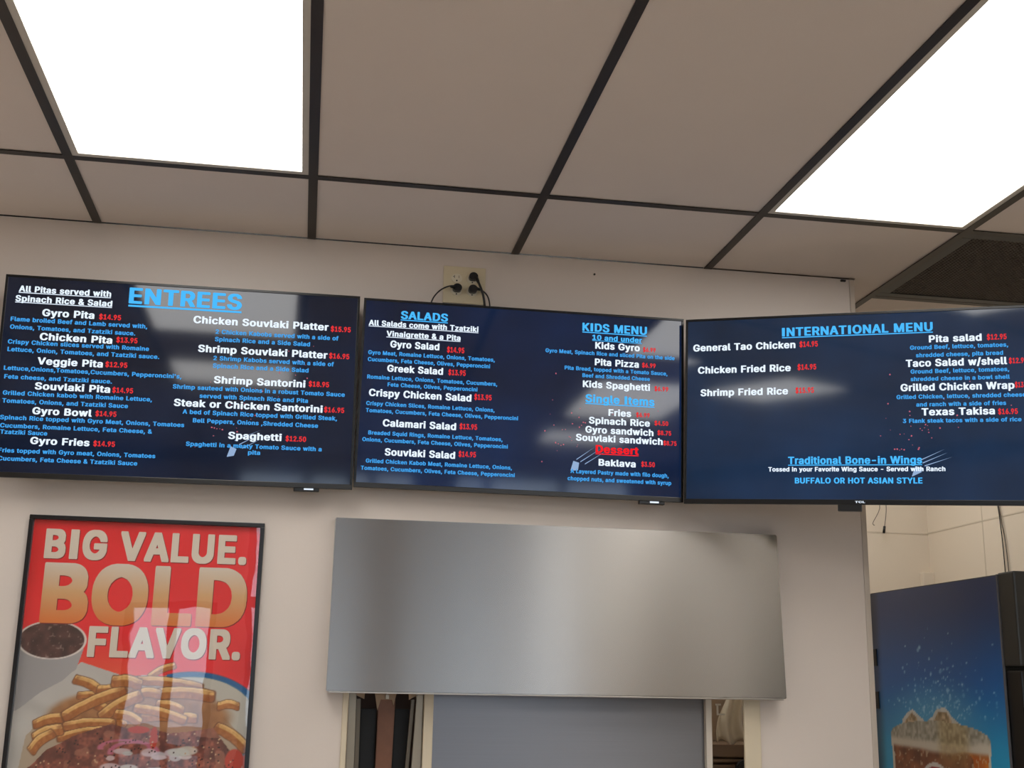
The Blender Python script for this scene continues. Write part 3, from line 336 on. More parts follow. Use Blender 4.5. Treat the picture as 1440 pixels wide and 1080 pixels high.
GLYPHS_FINE = {
'B': (456,[[22,-30,28,-30,28,-32,310,-32,310,-30,330,-30,330,-28,342,-28,342,-25,368,-20,368,-18,398,-5,400,0,412,5,428,20,428,25,435,30,438,40,445,48,445,55,450,60,450,68,452,68,452,75,458,82,460,178,458,178,458,190,455,190,450,215,448,215,438,240,410,268,410,272,420,280,420,285,432,305,435,320,438,320,440,415,438,415,438,428,435,428,430,450,428,450,425,462,418,470,415,480,392,505,388,505,375,518,370,518,355,528,348,528,342,532,310,538,310,540,28,540,28,538,22,538,20,525,18,525,18,-18,20,-18,168,90,168,198,240,198,240,195,252,195,252,192,268,190,270,185,280,182,302,160,302,155,310,148,308,125,300,120,300,115,295,110,290,110,285,102,280,102,275,98,258,95,258,92,242,92,242,90,168,318,168,420,220,420,220,418,250,415,250,412,270,405,288,385,288,380,292,375,290,362,288,362,285,352,260,330,235,322,235,320,220,320,220,318],[55,56,57,55,57,58,54,55,58,54,58,59,54,59,60,53,54,60,51,52,53,51,53,60,51,60,61,51,61,89,89,61,62,49,50,51,49,51,89,47,48,49,47,49,89,46,47,89,45,46,89,44,45,89,42,43,44,42,44,89,40,41,42,40,42,90,90,42,89,40,90,91,88,89,62,40,91,92,38,39,40,38,40,94,94,40,92,94,92,93,38,94,95,38,95,96,38,96,97,38,97,98,38,98,99,38,99,100,38,100,101,38,101,102,38,102,103,37,38,103,36,37,103,36,103,104,36,104,105,36,105,88,36,88,65,65,88,62,35,36,65,34,35,65,33,34,65,32,33,65,31,32,65,30,31,65,28,29,30,28,30,66,66,30,65,28,66,68,68,66,67,64,65,62,28,68,69,28,69,70,26,27,28,26,28,70,26,70,71,26,71,72,26,72,73,24,25,26,24,26,73,24,73,74,24,74,75,24,75,76,24,76,77,24,77,78,24,78,79,24,79,80,24,80,81,24,81,82,24,82,83,24,83,84,24,84,85,24,85,86,24,86,87,24,87,64,24,64,62,23,24,62,22,23,21,21,23,62,20,21,62,19,20,62,18,19,62,17,18,62,16,17,62,15,16,62,14,15,62,13,14,62,12,13,62,11,12,62,10,11,62,9,10,63,63,10,62,9,63,0,8,9,0,7,8,6,6,8,0,5,6,0,4,5,0,3,4,1,1,4,0,3,1,2]]),
'I': (255,[[42,-30,48,-30,48,-32,208,-32,208,-30,212,-30,215,-18,218,-18,218,525,215,525,212,538,208,538,208,540,48,540,48,538,42,538,40,525,38,525,38,-18,40,-18],[11,12,13,11,13,14,9,10,11,9,11,14,9,14,15,9,15,16,7,8,9,7,9,16,7,16,17,7,17,18,6,7,18,5,6,19,19,6,18,5,19,0,4,5,0,3,4,1,1,4,0,3,1,2]]),
'G': (520,[[65,32,82,15,88,15,95,5,100,5,118,-10,122,-10,142,-22,150,-22,155,-28,165,-28,165,-30,182,-32,182,-35,198,-35,198,-38,218,-38,218,-40,318,-40,318,-38,355,-35,355,-32,365,-32,365,-30,388,-25,392,-20,400,-20,400,-18,415,-12,418,-8,428,-5,430,0,435,0,440,8,445,8,472,35,472,40,480,45,480,50,485,52,488,62,492,65,492,70,500,80,500,88,505,92,505,100,508,100,508,108,512,115,515,135,518,135,520,272,518,272,515,285,510,285,510,288,250,288,250,285,245,285,242,272,240,272,240,182,242,182,245,170,250,170,250,168,365,168,360,152,355,150,350,138,342,132,342,128,330,115,325,115,320,108,315,108,312,102,308,102,298,95,290,95,282,90,270,90,270,88,230,100,228,105,222,105,212,115,208,115,182,140,182,145,175,150,172,160,168,162,168,168,160,178,152,212,150,212,150,228,148,228,148,280,150,280,155,318,165,335,165,342,170,345,172,355,185,368,185,372,208,395,212,395,215,400,220,400,222,405,228,405,242,415,260,418,260,420,290,415,290,412,310,405,315,398,320,398,345,372,345,368,350,365,350,360,355,358,355,352,362,342,370,318,375,318,375,315,508,315,508,318,512,318,515,330,518,330,518,368,515,368,515,380,512,380,508,405,502,410,502,418,500,418,488,448,478,458,478,462,442,500,438,500,432,508,428,508,425,512,415,515,412,520,408,520,392,530,385,530,385,532,365,538,365,540,342,542,342,545,328,545,328,548,202,548,202,545,188,545,188,542,158,538,152,532,145,532,145,530,115,518,112,512,100,508,95,500,90,500,60,470,60,465,45,450,42,440,38,438,38,432,25,412,25,405,15,388,12,370,10,370,8,352,5,352,2,325,0,325,0,298,-2,298,-2,210,0,210,0,185,2,185,5,158,8,158,8,148,10,148,10,138,12,138,20,108,22,108,40,68,45,65,45,60,55,50,55,45,65,38],[164,165,166,164,166,167,162,163,164,162,164,167,162,167,168,162,168,169,161,162,169,161,169,170,160,161,170,159,160,170,159,170,171,158,159,171,158,171,172,158,172,173,156,157,158,156,158,173,156,173,174,154,155,156,154,156,174,154,174,175,153,154,175,152,153,175,152,175,176,150,151,152,150,152,176,150,176,177,148,149,150,148,150,177,148,177,178,148,178,179,148,179,180,148,180,181,147,148,181,146,147,181,146,181,182,145,146,182,145,182,183,145,183,184,145,184,117,117,184,185,145,117,118,116,117,185,143,144,145,143,145,118,115,116,185,143,118,119,114,115,185,143,119,120,114,185,186,142,143,120,141,142,120,141,120,122,122,120,121,113,114,186,112,113,186,112,186,111,111,186,187,110,111,109,109,111,187,141,122,123,108,109,187,108,187,188,139,140,141,139,141,123,139,123,124,107,108,188,107,188,189,107,189,190,137,138,139,137,139,124,137,124,125,106,107,190,137,125,126,137,126,127,137,127,128,105,106,190,137,128,129,105,190,191,105,191,192,104,105,192,137,129,136,136,129,130,103,104,192,102,103,192,135,136,130,102,192,193,102,193,194,134,135,130,133,134,131,131,134,130,133,131,132,101,102,194,101,194,195,101,195,100,100,195,196,55,56,57,55,57,58,53,54,55,53,55,58,53,58,59,53,59,60,99,100,196,51,52,53,51,53,60,51,60,61,51,61,67,67,61,63,63,61,62,97,98,99,97,99,196,95,96,97,95,97,197,197,97,196,95,197,199,199,197,198,95,199,200,67,63,65,65,63,64,94,95,200,67,65,66,51,67,68,93,94,200,92,93,200,91,92,201,201,92,200,91,201,202,51,68,69,51,69,70,90,91,203,203,91,202,90,203,204,89,90,204,88,89,205,205,89,204,51,70,50,50,70,71,88,205,206,49,50,71,49,71,72,49,72,73,48,49,73,48,73,74,48,74,75,86,87,88,86,88,207,207,88,206,47,48,75,47,75,76,47,76,77,86,207,208,84,85,86,84,86,208,47,77,78,47,78,46,46,78,79,45,46,79,83,84,208,45,79,80,45,80,81,44,45,81,44,81,82,44,82,83,43,44,83,43,83,208,42,43,208,41,42,208,41,208,209,40,41,209,40,209,210,39,40,210,39,210,211,38,39,211,37,38,211,37,211,212,36,37,212,36,212,213,35,36,213,35,213,0,34,35,0,34,0,2,2,0,1,34,2,33,33,2,3,32,33,4,4,33,3,32,4,31,31,4,5,30,31,5,29,30,5,28,29,6,6,29,5,28,6,7,27,28,7,26,27,25,25,27,7,24,25,8,8,25,7,24,8,9,23,24,10,10,24,9,23,10,11,22,23,11,22,11,12,21,22,12,20,21,12,20,12,13,19,20,14,14,20,13,19,14,15,18,19,16,16,19,15,18,16,17]]),
'V': (480,[[165,-30,170,-30,170,-32,310,-32,318,-28,320,-15,328,-2,328,5,330,5,330,12,335,18,340,40,345,45,350,68,355,72,360,95,365,100,370,122,375,128,380,150,385,155,390,178,395,182,400,205,405,210,410,232,415,238,420,260,425,265,430,288,435,292,440,315,445,320,450,342,455,348,460,370,465,375,470,398,475,402,480,425,485,430,490,452,495,458,502,488,505,488,505,525,502,525,500,538,495,538,495,540,362,540,355,535,348,510,345,510,345,502,342,502,342,495,340,495,340,488,338,488,338,480,335,480,335,472,330,468,315,415,310,410,295,358,290,352,272,292,268,288,252,235,248,230,242,208,238,212,232,235,228,240,220,270,215,275,208,305,202,310,195,340,190,345,182,375,178,380,170,410,165,415,158,445,152,450,142,488,138,492,138,500,135,500,135,508,132,508,132,515,130,515,130,522,128,522,122,538,118,538,118,540,-15,540,-15,538,-20,538,-22,525,-25,525,-25,485,-22,485,-18,462,-15,462,-10,442,-5,438,0,415,2,415,8,395,12,390,18,368,20,368,25,348,30,342,35,320,38,320,42,300,48,295,52,272,55,272,60,252,65,248,70,225,75,220,78,205,80,205,85,185,90,180,95,158,98,158,102,138,108,132,112,110,118,105,120,90,125,85,130,62,135,58,138,42,142,38,142,30,145,30,145,22,152,10,152,2,160,-10],[48,49,50,48,50,51,99,100,101,99,101,102,46,47,48,46,48,51,97,98,99,97,99,102,97,102,103,97,103,104,46,51,52,44,45,46,44,46,52,97,104,105,97,105,106,95,96,97,95,97,106,93,94,95,93,95,106,44,52,53,44,53,54,91,92,93,91,93,106,44,54,55,44,55,56,89,90,91,89,91,106,44,56,57,44,57,58,88,89,106,43,44,58,42,43,58,42,58,59,42,59,60,87,88,107,107,88,106,87,107,109,109,107,108,42,60,61,42,61,62,42,62,63,42,63,64,87,109,110,41,42,64,40,41,64,86,87,110,85,86,110,85,110,111,85,111,112,39,40,64,38,39,64,38,64,65,84,85,113,113,85,112,84,113,114,38,65,66,83,84,114,37,38,66,36,37,66,83,114,115,83,115,116,82,83,116,35,36,66,81,82,117,117,82,116,34,35,66,81,117,118,34,66,67,34,67,68,33,34,68,81,118,119,80,81,119,32,33,68,80,119,120,79,80,121,121,80,120,31,32,68,79,121,122,30,31,68,78,79,122,77,78,122,77,122,123,77,123,124,29,30,68,29,68,69,28,29,69,28,69,70,76,77,125,125,77,124,76,125,126,75,76,126,27,28,70,26,27,70,75,126,127,75,127,128,74,75,128,25,26,70,25,70,71,73,74,128,24,25,71,24,71,72,73,128,129,73,129,130,72,73,130,23,24,72,23,72,130,22,23,131,131,23,130,22,131,132,22,132,133,21,22,133,21,133,134,20,21,135,135,21,134,20,135,136,19,20,136,18,19,136,18,136,137,18,137,138,17,18,138,16,17,138,16,138,139,16,139,140,15,16,140,14,15,140,14,140,141,14,141,142,13,14,142,12,13,142,12,142,143,12,143,144,11,12,144,11,144,145,10,11,145,10,145,147,147,145,146,10,147,148,10,148,149,9,10,149,8,9,149,8,149,7,7,149,150,6,7,150,6,150,151,5,6,151,5,151,0,4,5,0,3,4,1,1,4,0,3,1,2]]),
'A': (480,[[-20,-30,-15,-30,-15,-32,118,-32,118,-30,122,-30,172,110,308,110,315,82,320,78,320,70,322,70,322,62,328,55,328,48,332,42,340,12,345,8,352,-22,362,-32,495,-32,495,-30,500,-30,502,-18,505,-18,505,22,502,22,500,38,495,42,492,58,488,62,482,85,478,90,472,112,470,112,465,132,460,138,455,160,450,165,445,188,442,188,438,208,432,212,428,235,425,235,420,255,415,260,410,282,405,288,400,310,398,310,392,330,388,335,382,358,378,362,372,385,368,390,365,405,360,410,355,432,350,438,348,452,342,458,338,480,332,485,332,492,330,492,330,500,328,500,328,508,322,512,315,538,310,538,310,540,168,540,168,538,162,538,155,512,152,512,152,505,148,500,142,478,138,472,132,450,128,445,122,422,118,418,112,395,108,390,102,368,98,362,92,340,88,335,82,312,78,308,72,285,68,280,62,258,58,252,52,230,48,225,42,202,38,198,32,175,28,170,22,148,18,142,12,120,8,115,2,92,-2,88,-8,65,-12,60,-18,38,-25,25,-25,-18,-22,-18,215,230,218,245,222,250,222,258,225,258,225,265,228,265,228,272,230,272,230,280,232,280,232,288,235,288,235,295,240,302,240,295,242,295,250,265,255,260,262,230],[72,73,74,72,74,75,70,71,72,70,72,75,70,75,76,70,76,77,69,70,77,69,77,78,69,78,79,68,69,79,68,79,80,66,67,68,66,68,80,66,80,81,64,65,66,64,66,81,63,64,81,62,63,81,62,81,82,62,82,83,61,62,83,60,61,83,60,83,84,60,84,85,59,60,85,58,59,85,58,85,86,58,86,87,57,58,87,56,57,87,56,87,88,55,56,88,55,88,89,54,55,89,54,89,90,53,54,90,53,90,91,52,53,91,52,91,92,51,52,92,51,92,93,50,51,93,50,93,94,48,49,50,48,50,131,131,50,94,131,94,95,48,131,133,133,131,132,130,131,95,48,133,134,129,130,128,128,130,95,47,48,134,127,128,95,127,95,96,46,47,134,126,127,96,125,126,96,125,96,124,124,96,97,123,124,122,122,124,97,46,134,135,121,122,97,45,46,135,45,135,136,120,121,97,119,120,97,119,97,98,44,45,136,119,98,99,118,119,99,117,118,99,42,43,44,42,44,136,42,136,117,42,117,99,42,99,100,42,100,101,41,42,101,40,41,101,40,101,102,40,102,103,38,39,40,38,40,103,38,103,104,38,104,105,37,38,105,36,37,105,36,105,106,36,106,107,35,36,107,34,35,107,34,107,108,34,108,6,6,108,109,32,33,34,32,34,7,7,34,6,32,7,8,5,6,109,5,109,110,31,32,8,5,110,111,30,31,8,30,8,9,30,9,11,11,9,10,30,11,12,5,111,112,29,30,12,29,12,13,5,112,113,28,29,13,28,13,14,28,14,15,27,28,15,27,15,16,26,27,16,5,113,114,5,114,116,116,114,115,24,25,26,24,26,16,24,16,17,24,17,23,23,17,18,22,23,18,5,116,0,22,18,21,21,18,19,20,21,19,4,5,0,3,4,1,1,4,0,3,1,2]]),
'L': (393,[[22,-30,28,-30,28,-32,392,-32,392,-30,398,-30,400,-18,402,-18,402,75,400,75,398,88,392,88,392,90,168,90,168,525,165,525,162,538,158,538,158,540,28,540,28,538,22,538,20,525,18,525,18,-18,20,-18],[17,18,19,17,19,20,15,16,17,15,17,20,15,20,21,15,21,22,13,14,15,13,15,22,13,22,23,13,23,24,11,12,13,11,13,24,9,10,11,9,11,24,7,8,9,7,9,24,6,7,24,5,6,25,25,6,24,5,25,0,4,5,0,3,4,1,1,4,0,3,1,2]]),
'U': (517,[[58,32,88,2,92,2,105,-10,110,-10,135,-25,142,-25,142,-28,150,-28,150,-30,158,-30,165,-35,192,-38,192,-40,325,-40,325,-38,352,-35,352,-32,382,-25,382,-22,412,-10,425,2,430,2,460,32,460,38,470,48,472,58,478,60,485,85,490,90,495,118,498,118,498,138,500,138,500,525,498,525,495,538,490,538,490,540,360,540,360,538,355,538,352,525,350,525,350,175,348,175,345,152,342,152,338,138,332,135,332,130,300,100,282,95,278,90,268,90,268,88,250,88,250,90,228,95,220,102,215,102,212,108,208,108,185,130,185,135,180,138,180,142,172,152,172,160,170,160,170,172,168,172,168,525,165,525,162,538,158,538,158,540,28,540,28,538,22,538,20,525,18,525,18,135,20,135,20,118,22,118,22,105,25,105,30,82,32,82,35,70,38,70,42,55,48,52,50,42,58,38],[37,38,39,37,39,40,75,76,77,75,77,78,35,36,37,35,37,40,35,40,41,35,41,42,73,74,75,73,75,78,73,78,79,73,79,80,33,34,35,33,35,42,33,42,43,33,43,44,71,72,73,71,73,80,71,80,81,71,81,82,33,44,45,33,45,46,69,70,71,69,71,82,67,68,69,67,69,82,33,46,47,33,47,48,66,67,82,65,66,82,32,33,48,31,32,48,31,48,49,64,65,82,31,49,50,63,64,83,83,64,82,63,83,84,31,50,30,30,50,51,62,63,85,85,63,84,29,30,51,62,85,86,60,61,62,60,62,87,87,62,86,60,87,88,58,59,60,58,60,88,29,51,52,29,52,53,57,58,88,28,29,53,28,53,54,28,54,55,56,57,88,28,55,56,28,56,88,27,28,89,89,28,88,27,89,91,91,89,90,27,91,92,26,27,92,25,26,92,25,92,93,25,93,94,24,25,94,24,94,95,23,24,95,23,95,0,22,23,0,22,0,1,21,22,1,20,21,2,2,21,1,20,2,3,19,20,4,4,20,3,19,4,5,18,19,5,17,18,6,6,18,5,17,6,8,8,6,7,17,8,10,10,8,9,17,10,11,16,17,11,15,16,11,15,11,12,14,15,12,14,12,13]]),
'E': (419,[[22,-30,28,-30,28,-32,408,-32,408,-30,412,-30,415,-18,418,-18,418,75,415,75,412,88,408,88,408,90,168,90,168,195,388,195,388,198,392,198,395,210,398,210,398,302,395,302,392,315,388,315,388,318,168,318,168,420,405,420,405,422,410,422,412,435,415,435,415,525,412,525,410,538,405,538,405,540,28,540,28,538,22,538,20,525,18,525,18,-18,20,-18],[35,36,37,35,37,38,33,34,35,33,35,38,33,38,39,33,39,40,31,32,33,31,33,40,31,40,41,31,41,30,30,41,26,26,41,42,29,30,28,28,30,26,27,28,26,25,26,42,23,24,25,23,25,14,14,25,42,21,22,23,21,23,14,19,20,21,19,21,18,18,21,14,17,18,16,16,18,14,15,16,14,13,14,42,11,12,13,11,13,42,9,10,11,9,11,42,7,8,9,7,9,42,6,7,42,5,6,43,43,6,42,5,43,0,4,5,0,3,4,1,1,4,0,3,1,2]]),
'O': (533,[[58,42,92,8,98,8,102,0,120,-8,122,-12,128,-12,138,-20,145,-20,150,-25,172,-30,172,-32,195,-35,195,-38,218,-38,218,-40,318,-40,318,-38,338,-38,338,-35,362,-32,362,-30,385,-25,385,-22,420,-8,422,-2,435,2,442,12,448,12,470,35,470,40,480,48,480,52,495,70,495,75,510,100,510,108,515,112,515,120,518,120,518,128,520,128,520,135,525,142,525,152,528,152,528,165,530,165,530,178,532,178,532,200,535,200,535,310,532,310,532,330,530,330,528,355,525,355,525,365,522,365,512,402,510,402,492,442,482,452,482,458,442,500,438,500,432,508,428,508,418,518,412,518,388,532,380,532,380,535,372,535,372,538,365,538,358,542,330,545,330,548,205,548,205,545,188,545,188,542,168,540,168,538,152,535,138,525,125,522,122,518,118,518,110,510,105,510,102,505,98,505,88,492,82,492,65,475,65,470,55,462,55,458,40,440,40,435,20,400,20,392,18,392,18,385,15,385,15,378,12,378,12,370,8,362,5,340,2,340,0,298,-2,298,-2,210,0,210,0,185,2,185,5,158,8,158,10,138,12,138,18,115,22,110,22,102,25,102,38,72,42,70,45,60,58,48,210,112,180,142,180,148,175,150,172,160,168,162,168,168,160,178,158,192,155,192,150,228,148,228,148,280,150,280,152,308,155,308,158,325,160,325,172,355,205,392,210,392,215,400,220,400,222,405,228,405,238,412,245,412,245,415,252,415,260,420,272,420,272,418,290,415,290,412,315,402,318,398,322,398,352,368,352,362,362,352,362,348,375,328,375,320,380,312,380,300,382,300,382,288,385,288,388,240,385,240,382,208,380,208,380,198,378,198,372,175,370,175,365,160,360,158,360,152,355,150,355,145,330,118,325,118,312,105,308,105,292,95,265,88,265,90,255,90,242,98,235,98,235,100,225,102,222,108,218,108,215,112],[78,79,80,78,80,81,77,78,81,77,81,82,77,82,83,76,77,83,76,83,84,76,84,85,74,75,76,74,76,85,74,85,86,72,73,74,72,74,86,72,86,87,70,71,72,70,72,87,70,87,88,70,88,89,68,69,70,68,70,89,68,89,90,68,90,91,68,91,92,68,92,93,66,67,68,66,68,93,66,93,94,66,94,95,64,65,66,64,66,95,64,95,96,64,96,97,64,97,98,64,98,99,64,99,100,63,64,100,63,100,101,62,63,101,61,62,101,61,101,162,162,101,102,162,102,161,161,102,103,61,162,163,160,161,159,159,161,103,61,163,164,61,164,165,158,159,157,157,159,103,61,165,166,156,157,155,155,157,103,154,155,103,59,60,61,59,61,166,59,166,168,168,166,167,153,154,103,152,153,103,152,103,104,59,168,169,151,152,104,150,151,104,150,104,105,150,105,106,150,106,107,150,107,108,150,108,109,150,109,110,150,110,111,59,169,170,57,58,59,57,59,170,57,170,171,150,111,112,55,56,57,55,57,171,149,150,112,55,171,172,55,172,173,149,112,113,149,113,148,148,113,114,53,54,55,53,55,173,53,173,174,147,148,146,146,148,114,53,174,175,53,175,176,51,52,53,51,53,177,177,53,176,145,146,114,51,177,179,179,177,178,145,114,115,145,115,144,144,115,116,51,179,180,143,144,116,51,180,181,51,181,182,141,142,143,141,143,117,117,143,116,141,117,118,51,182,183,51,183,50,50,183,184,49,50,184,49,184,185,49,185,48,48,185,186,139,140,141,139,141,119,119,141,118,139,119,120,47,48,186,138,139,120,47,186,187,47,187,46,46,187,188,137,138,120,45,46,188,136,137,120,45,188,189,135,136,121,121,136,120,45,189,190,135,121,122,44,45,190,43,44,190,43,190,191,43,191,192,134,135,122,133,134,122,43,192,193,42,43,193,132,133,123,123,133,122,132,123,124,41,42,40,40,42,193,39,40,38,38,40,193,37,38,193,37,193,194,37,194,195,132,124,125,36,37,195,206,207,132,206,132,125,206,125,126,35,36,195,204,205,206,204,206,126,35,195,196,35,196,197,203,204,127,127,204,126,203,127,128,34,35,197,202,203,128,200,201,202,200,202,128,34,197,198,198,199,200,198,200,128,34,198,128,33,34,128,33,128,129,32,33,129,32,129,130,32,130,131,31,32,131,30,31,131,30,131,0,30,0,1,29,30,1,28,29,27,27,29,1,26,27,2,2,27,1,26,2,3,25,26,3,25,3,4,24,25,4,23,24,4,23,4,6,6,4,5,23,6,8,8,6,7,23,8,9,22,23,9,21,22,9,21,9,10,20,21,10,20,10,11,19,20,11,19,11,12,18,19,12,18,12,13,17,18,13,16,17,14,14,17,13,16,14,15]]),
'D': (502,[[22,-30,28,-30,28,-32,280,-32,280,-30,302,-30,302,-28,328,-25,328,-22,338,-22,338,-20,352,-18,358,-12,365,-12,365,-10,390,0,408,15,412,15,422,28,428,28,438,38,438,42,458,62,458,68,465,75,465,80,480,105,480,112,485,118,490,142,495,150,495,160,498,160,498,172,500,172,502,222,505,222,502,320,500,320,500,338,498,338,492,370,490,370,485,392,480,398,480,405,478,405,465,435,460,438,460,442,450,452,450,458,440,465,440,470,425,485,420,485,412,495,408,495,402,502,392,505,390,510,385,510,365,522,350,525,345,530,335,530,335,532,325,532,325,535,315,535,315,538,298,538,298,540,28,540,28,538,22,538,20,525,18,525,18,-18,20,-18,168,90,168,420,205,420,205,418,240,415,240,412,265,408,265,405,278,402,280,398,290,395,322,365,322,360,338,342,340,330,348,318,352,282,355,282,355,230,352,230,350,202,348,202,348,192,340,180,340,172,332,165,330,155,290,115,280,112,272,105,265,105,260,100,242,98,242,95,215,92,215,90],[71,72,73,71,73,74,69,70,71,69,71,74,69,74,75,69,75,76,67,68,69,67,69,76,65,66,67,65,67,76,63,64,65,63,65,76,62,63,76,62,76,77,62,77,81,81,77,78,61,62,81,59,60,61,59,61,81,58,59,81,57,58,81,55,56,57,55,57,81,53,54,55,53,55,81,52,53,81,51,52,81,50,51,81,49,50,81,48,49,81,47,48,81,46,47,82,82,47,81,46,82,83,80,81,78,46,83,84,46,84,85,46,85,86,46,86,87,44,45,46,44,46,87,44,87,88,44,88,89,43,44,89,43,89,90,43,90,91,42,43,91,40,41,42,40,42,91,40,91,92,40,92,93,40,93,94,38,39,40,38,40,94,38,94,95,36,37,38,36,38,95,36,95,97,97,95,96,36,97,98,36,98,99,36,99,35,35,99,100,34,35,100,34,100,101,34,101,102,34,102,103,34,103,104,33,34,104,32,33,104,32,104,105,32,105,31,31,105,106,30,31,106,30,106,107,29,30,107,28,29,107,27,28,107,27,107,108,26,27,108,26,108,109,25,26,109,25,109,110,25,110,111,25,111,112,25,112,113,25,113,114,25,114,115,25,115,80,25,80,78,24,25,78,23,24,78,22,23,78,21,22,78,20,21,78,19,20,18,18,20,78,17,18,16,16,18,78,15,16,78,14,15,78,13,14,12,12,14,78,11,12,78,10,11,79,79,11,78,10,79,0,9,10,8,8,10,0,7,8,0,6,7,0,5,6,0,4,5,0,3,4,1,1,4,0,3,1,2]]),
'F': (410,[[22,-30,28,-30,28,-32,158,-32,158,-30,162,-30,165,-18,168,-18,168,188,378,188,378,190,382,190,385,202,388,202,388,295,385,295,382,308,378,308,378,310,168,310,168,420,402,420,402,422,408,422,410,435,412,435,412,525,410,525,408,538,402,538,402,540,28,540,28,538,22,538,20,525,18,525,18,-18,20,-18],[29,30,31,29,31,32,27,28,29,27,29,32,27,32,33,27,33,34,25,26,27,25,27,34,25,34,35,25,35,24,24,35,20,20,35,36,23,24,22,22,24,20,21,22,20,19,20,36,17,18,19,17,19,8,8,19,36,15,16,17,15,17,8,13,14,15,13,15,12,12,15,8,11,12,10,10,12,8,9,10,8,7,8,36,6,7,36,5,6,37,37,6,36,5,37,0,4,5,0,3,4,1,1,4,0,3,1,2]]),
'R': (449,[[22,-30,28,-30,28,-32,158,-32,158,-30,162,-30,165,-18,168,-18,168,165,212,165,222,140,228,138,240,108,245,105,260,70,265,68,278,38,282,35,282,30,285,30,295,5,300,2,315,-30,320,-30,320,-32,460,-32,460,-30,465,-30,468,-18,470,-18,468,28,465,28,458,48,452,50,442,75,438,78,428,102,422,105,412,130,408,132,398,158,392,160,382,185,378,188,378,192,382,192,385,198,398,202,428,238,428,242,438,258,445,288,448,288,450,320,452,320,452,385,450,385,450,405,448,405,440,440,438,440,435,452,432,452,430,462,425,465,422,475,415,480,415,485,380,515,375,515,355,528,348,528,348,530,340,530,332,535,322,535,322,538,308,538,308,540,28,540,28,538,22,538,20,525,18,525,18,-18,20,-18,168,288,168,420,220,420,220,418,248,415,248,412,262,410,265,405,278,400,290,388,290,382,298,375,302,350,300,350,300,338,298,338,295,325,288,320,288,315,280,308,275,308,265,298,240,292,240,290],[77,78,79,77,79,80,75,76,77,75,77,80,75,80,81,75,81,82,73,74,75,73,75,82,71,72,73,71,73,82,69,70,71,69,71,82,69,82,83,69,83,87,87,83,84,67,68,69,67,69,87,66,67,87,65,66,87,64,65,87,63,64,87,62,63,87,60,61,62,60,62,87,58,59,60,58,60,88,88,60,87,58,88,89,86,87,84,58,89,90,58,90,91,58,91,92,58,92,93,56,57,58,56,58,93,56,93,94,56,94,95,56,95,96,54,55,56,54,56,96,54,96,97,54,97,98,54,98,99,54,99,100,54,100,101,54,101,102,54,102,103,53,54,103,52,53,103,52,103,104,52,104,105,52,105,106,52,106,107,52,107,108,52,108,109,52,109,86,51,52,86,50,51,86,50,86,8,8,86,84,49,50,8,48,49,8,47,48,8,46,47,8,45,46,44,44,46,8,43,44,8,42,43,8,41,42,9,9,42,8,41,9,10,7,8,84,40,41,10,39,40,10,39,10,11,39,11,12,38,39,12,37,38,12,37,12,13,36,37,13,36,13,14,35,36,14,34,35,14,33,34,14,33,14,15,33,15,16,32,33,16,31,32,16,31,16,17,31,17,19,19,17,18,31,19,20,29,30,31,29,31,20,29,20,21,29,21,28,28,21,22,27,28,22,6,7,84,5,6,85,85,6,84,5,85,0,26,27,22,25,26,23,23,26,22,25,23,24,4,5,0,3,4,1,1,4,0,3,1,2]]),
'.': (188,[[20,-18,28,-25,32,-25,35,-30,40,-30,45,-35,55,-35,55,-38,135,-38,135,-35,145,-35,145,-32,160,-28,175,-10,180,10,182,10,182,72,180,72,178,88,170,95,170,100,160,110,155,110,145,118,135,118,135,120,58,120,58,118,48,118,48,115,40,115,32,108,28,108,22,102,22,98,18,95,18,90,10,80,10,72,8,72,8,10,10,10,10,2,12,2],[24,25,26,24,26,27,22,23,24,22,24,27,22,27,28,22,28,29,22,29,30,22,30,31,20,21,22,20,22,31,20,31,32,20,32,33,20,33,34,19,20,34,19,34,35,18,19,35,18,35,36,18,36,37,17,18,37,17,37,38,15,16,17,15,17,38,15,38,39,15,39,40,14,15,40,13,14,41,41,14,40,13,41,43,43,41,42,13,43,0,12,13,0,12,0,2,2,0,1,12,2,3,11,12,4,4,12,3,11,4,5,10,11,5,9,10,5,8,9,6,6,9,5,8,6,7]]),
}
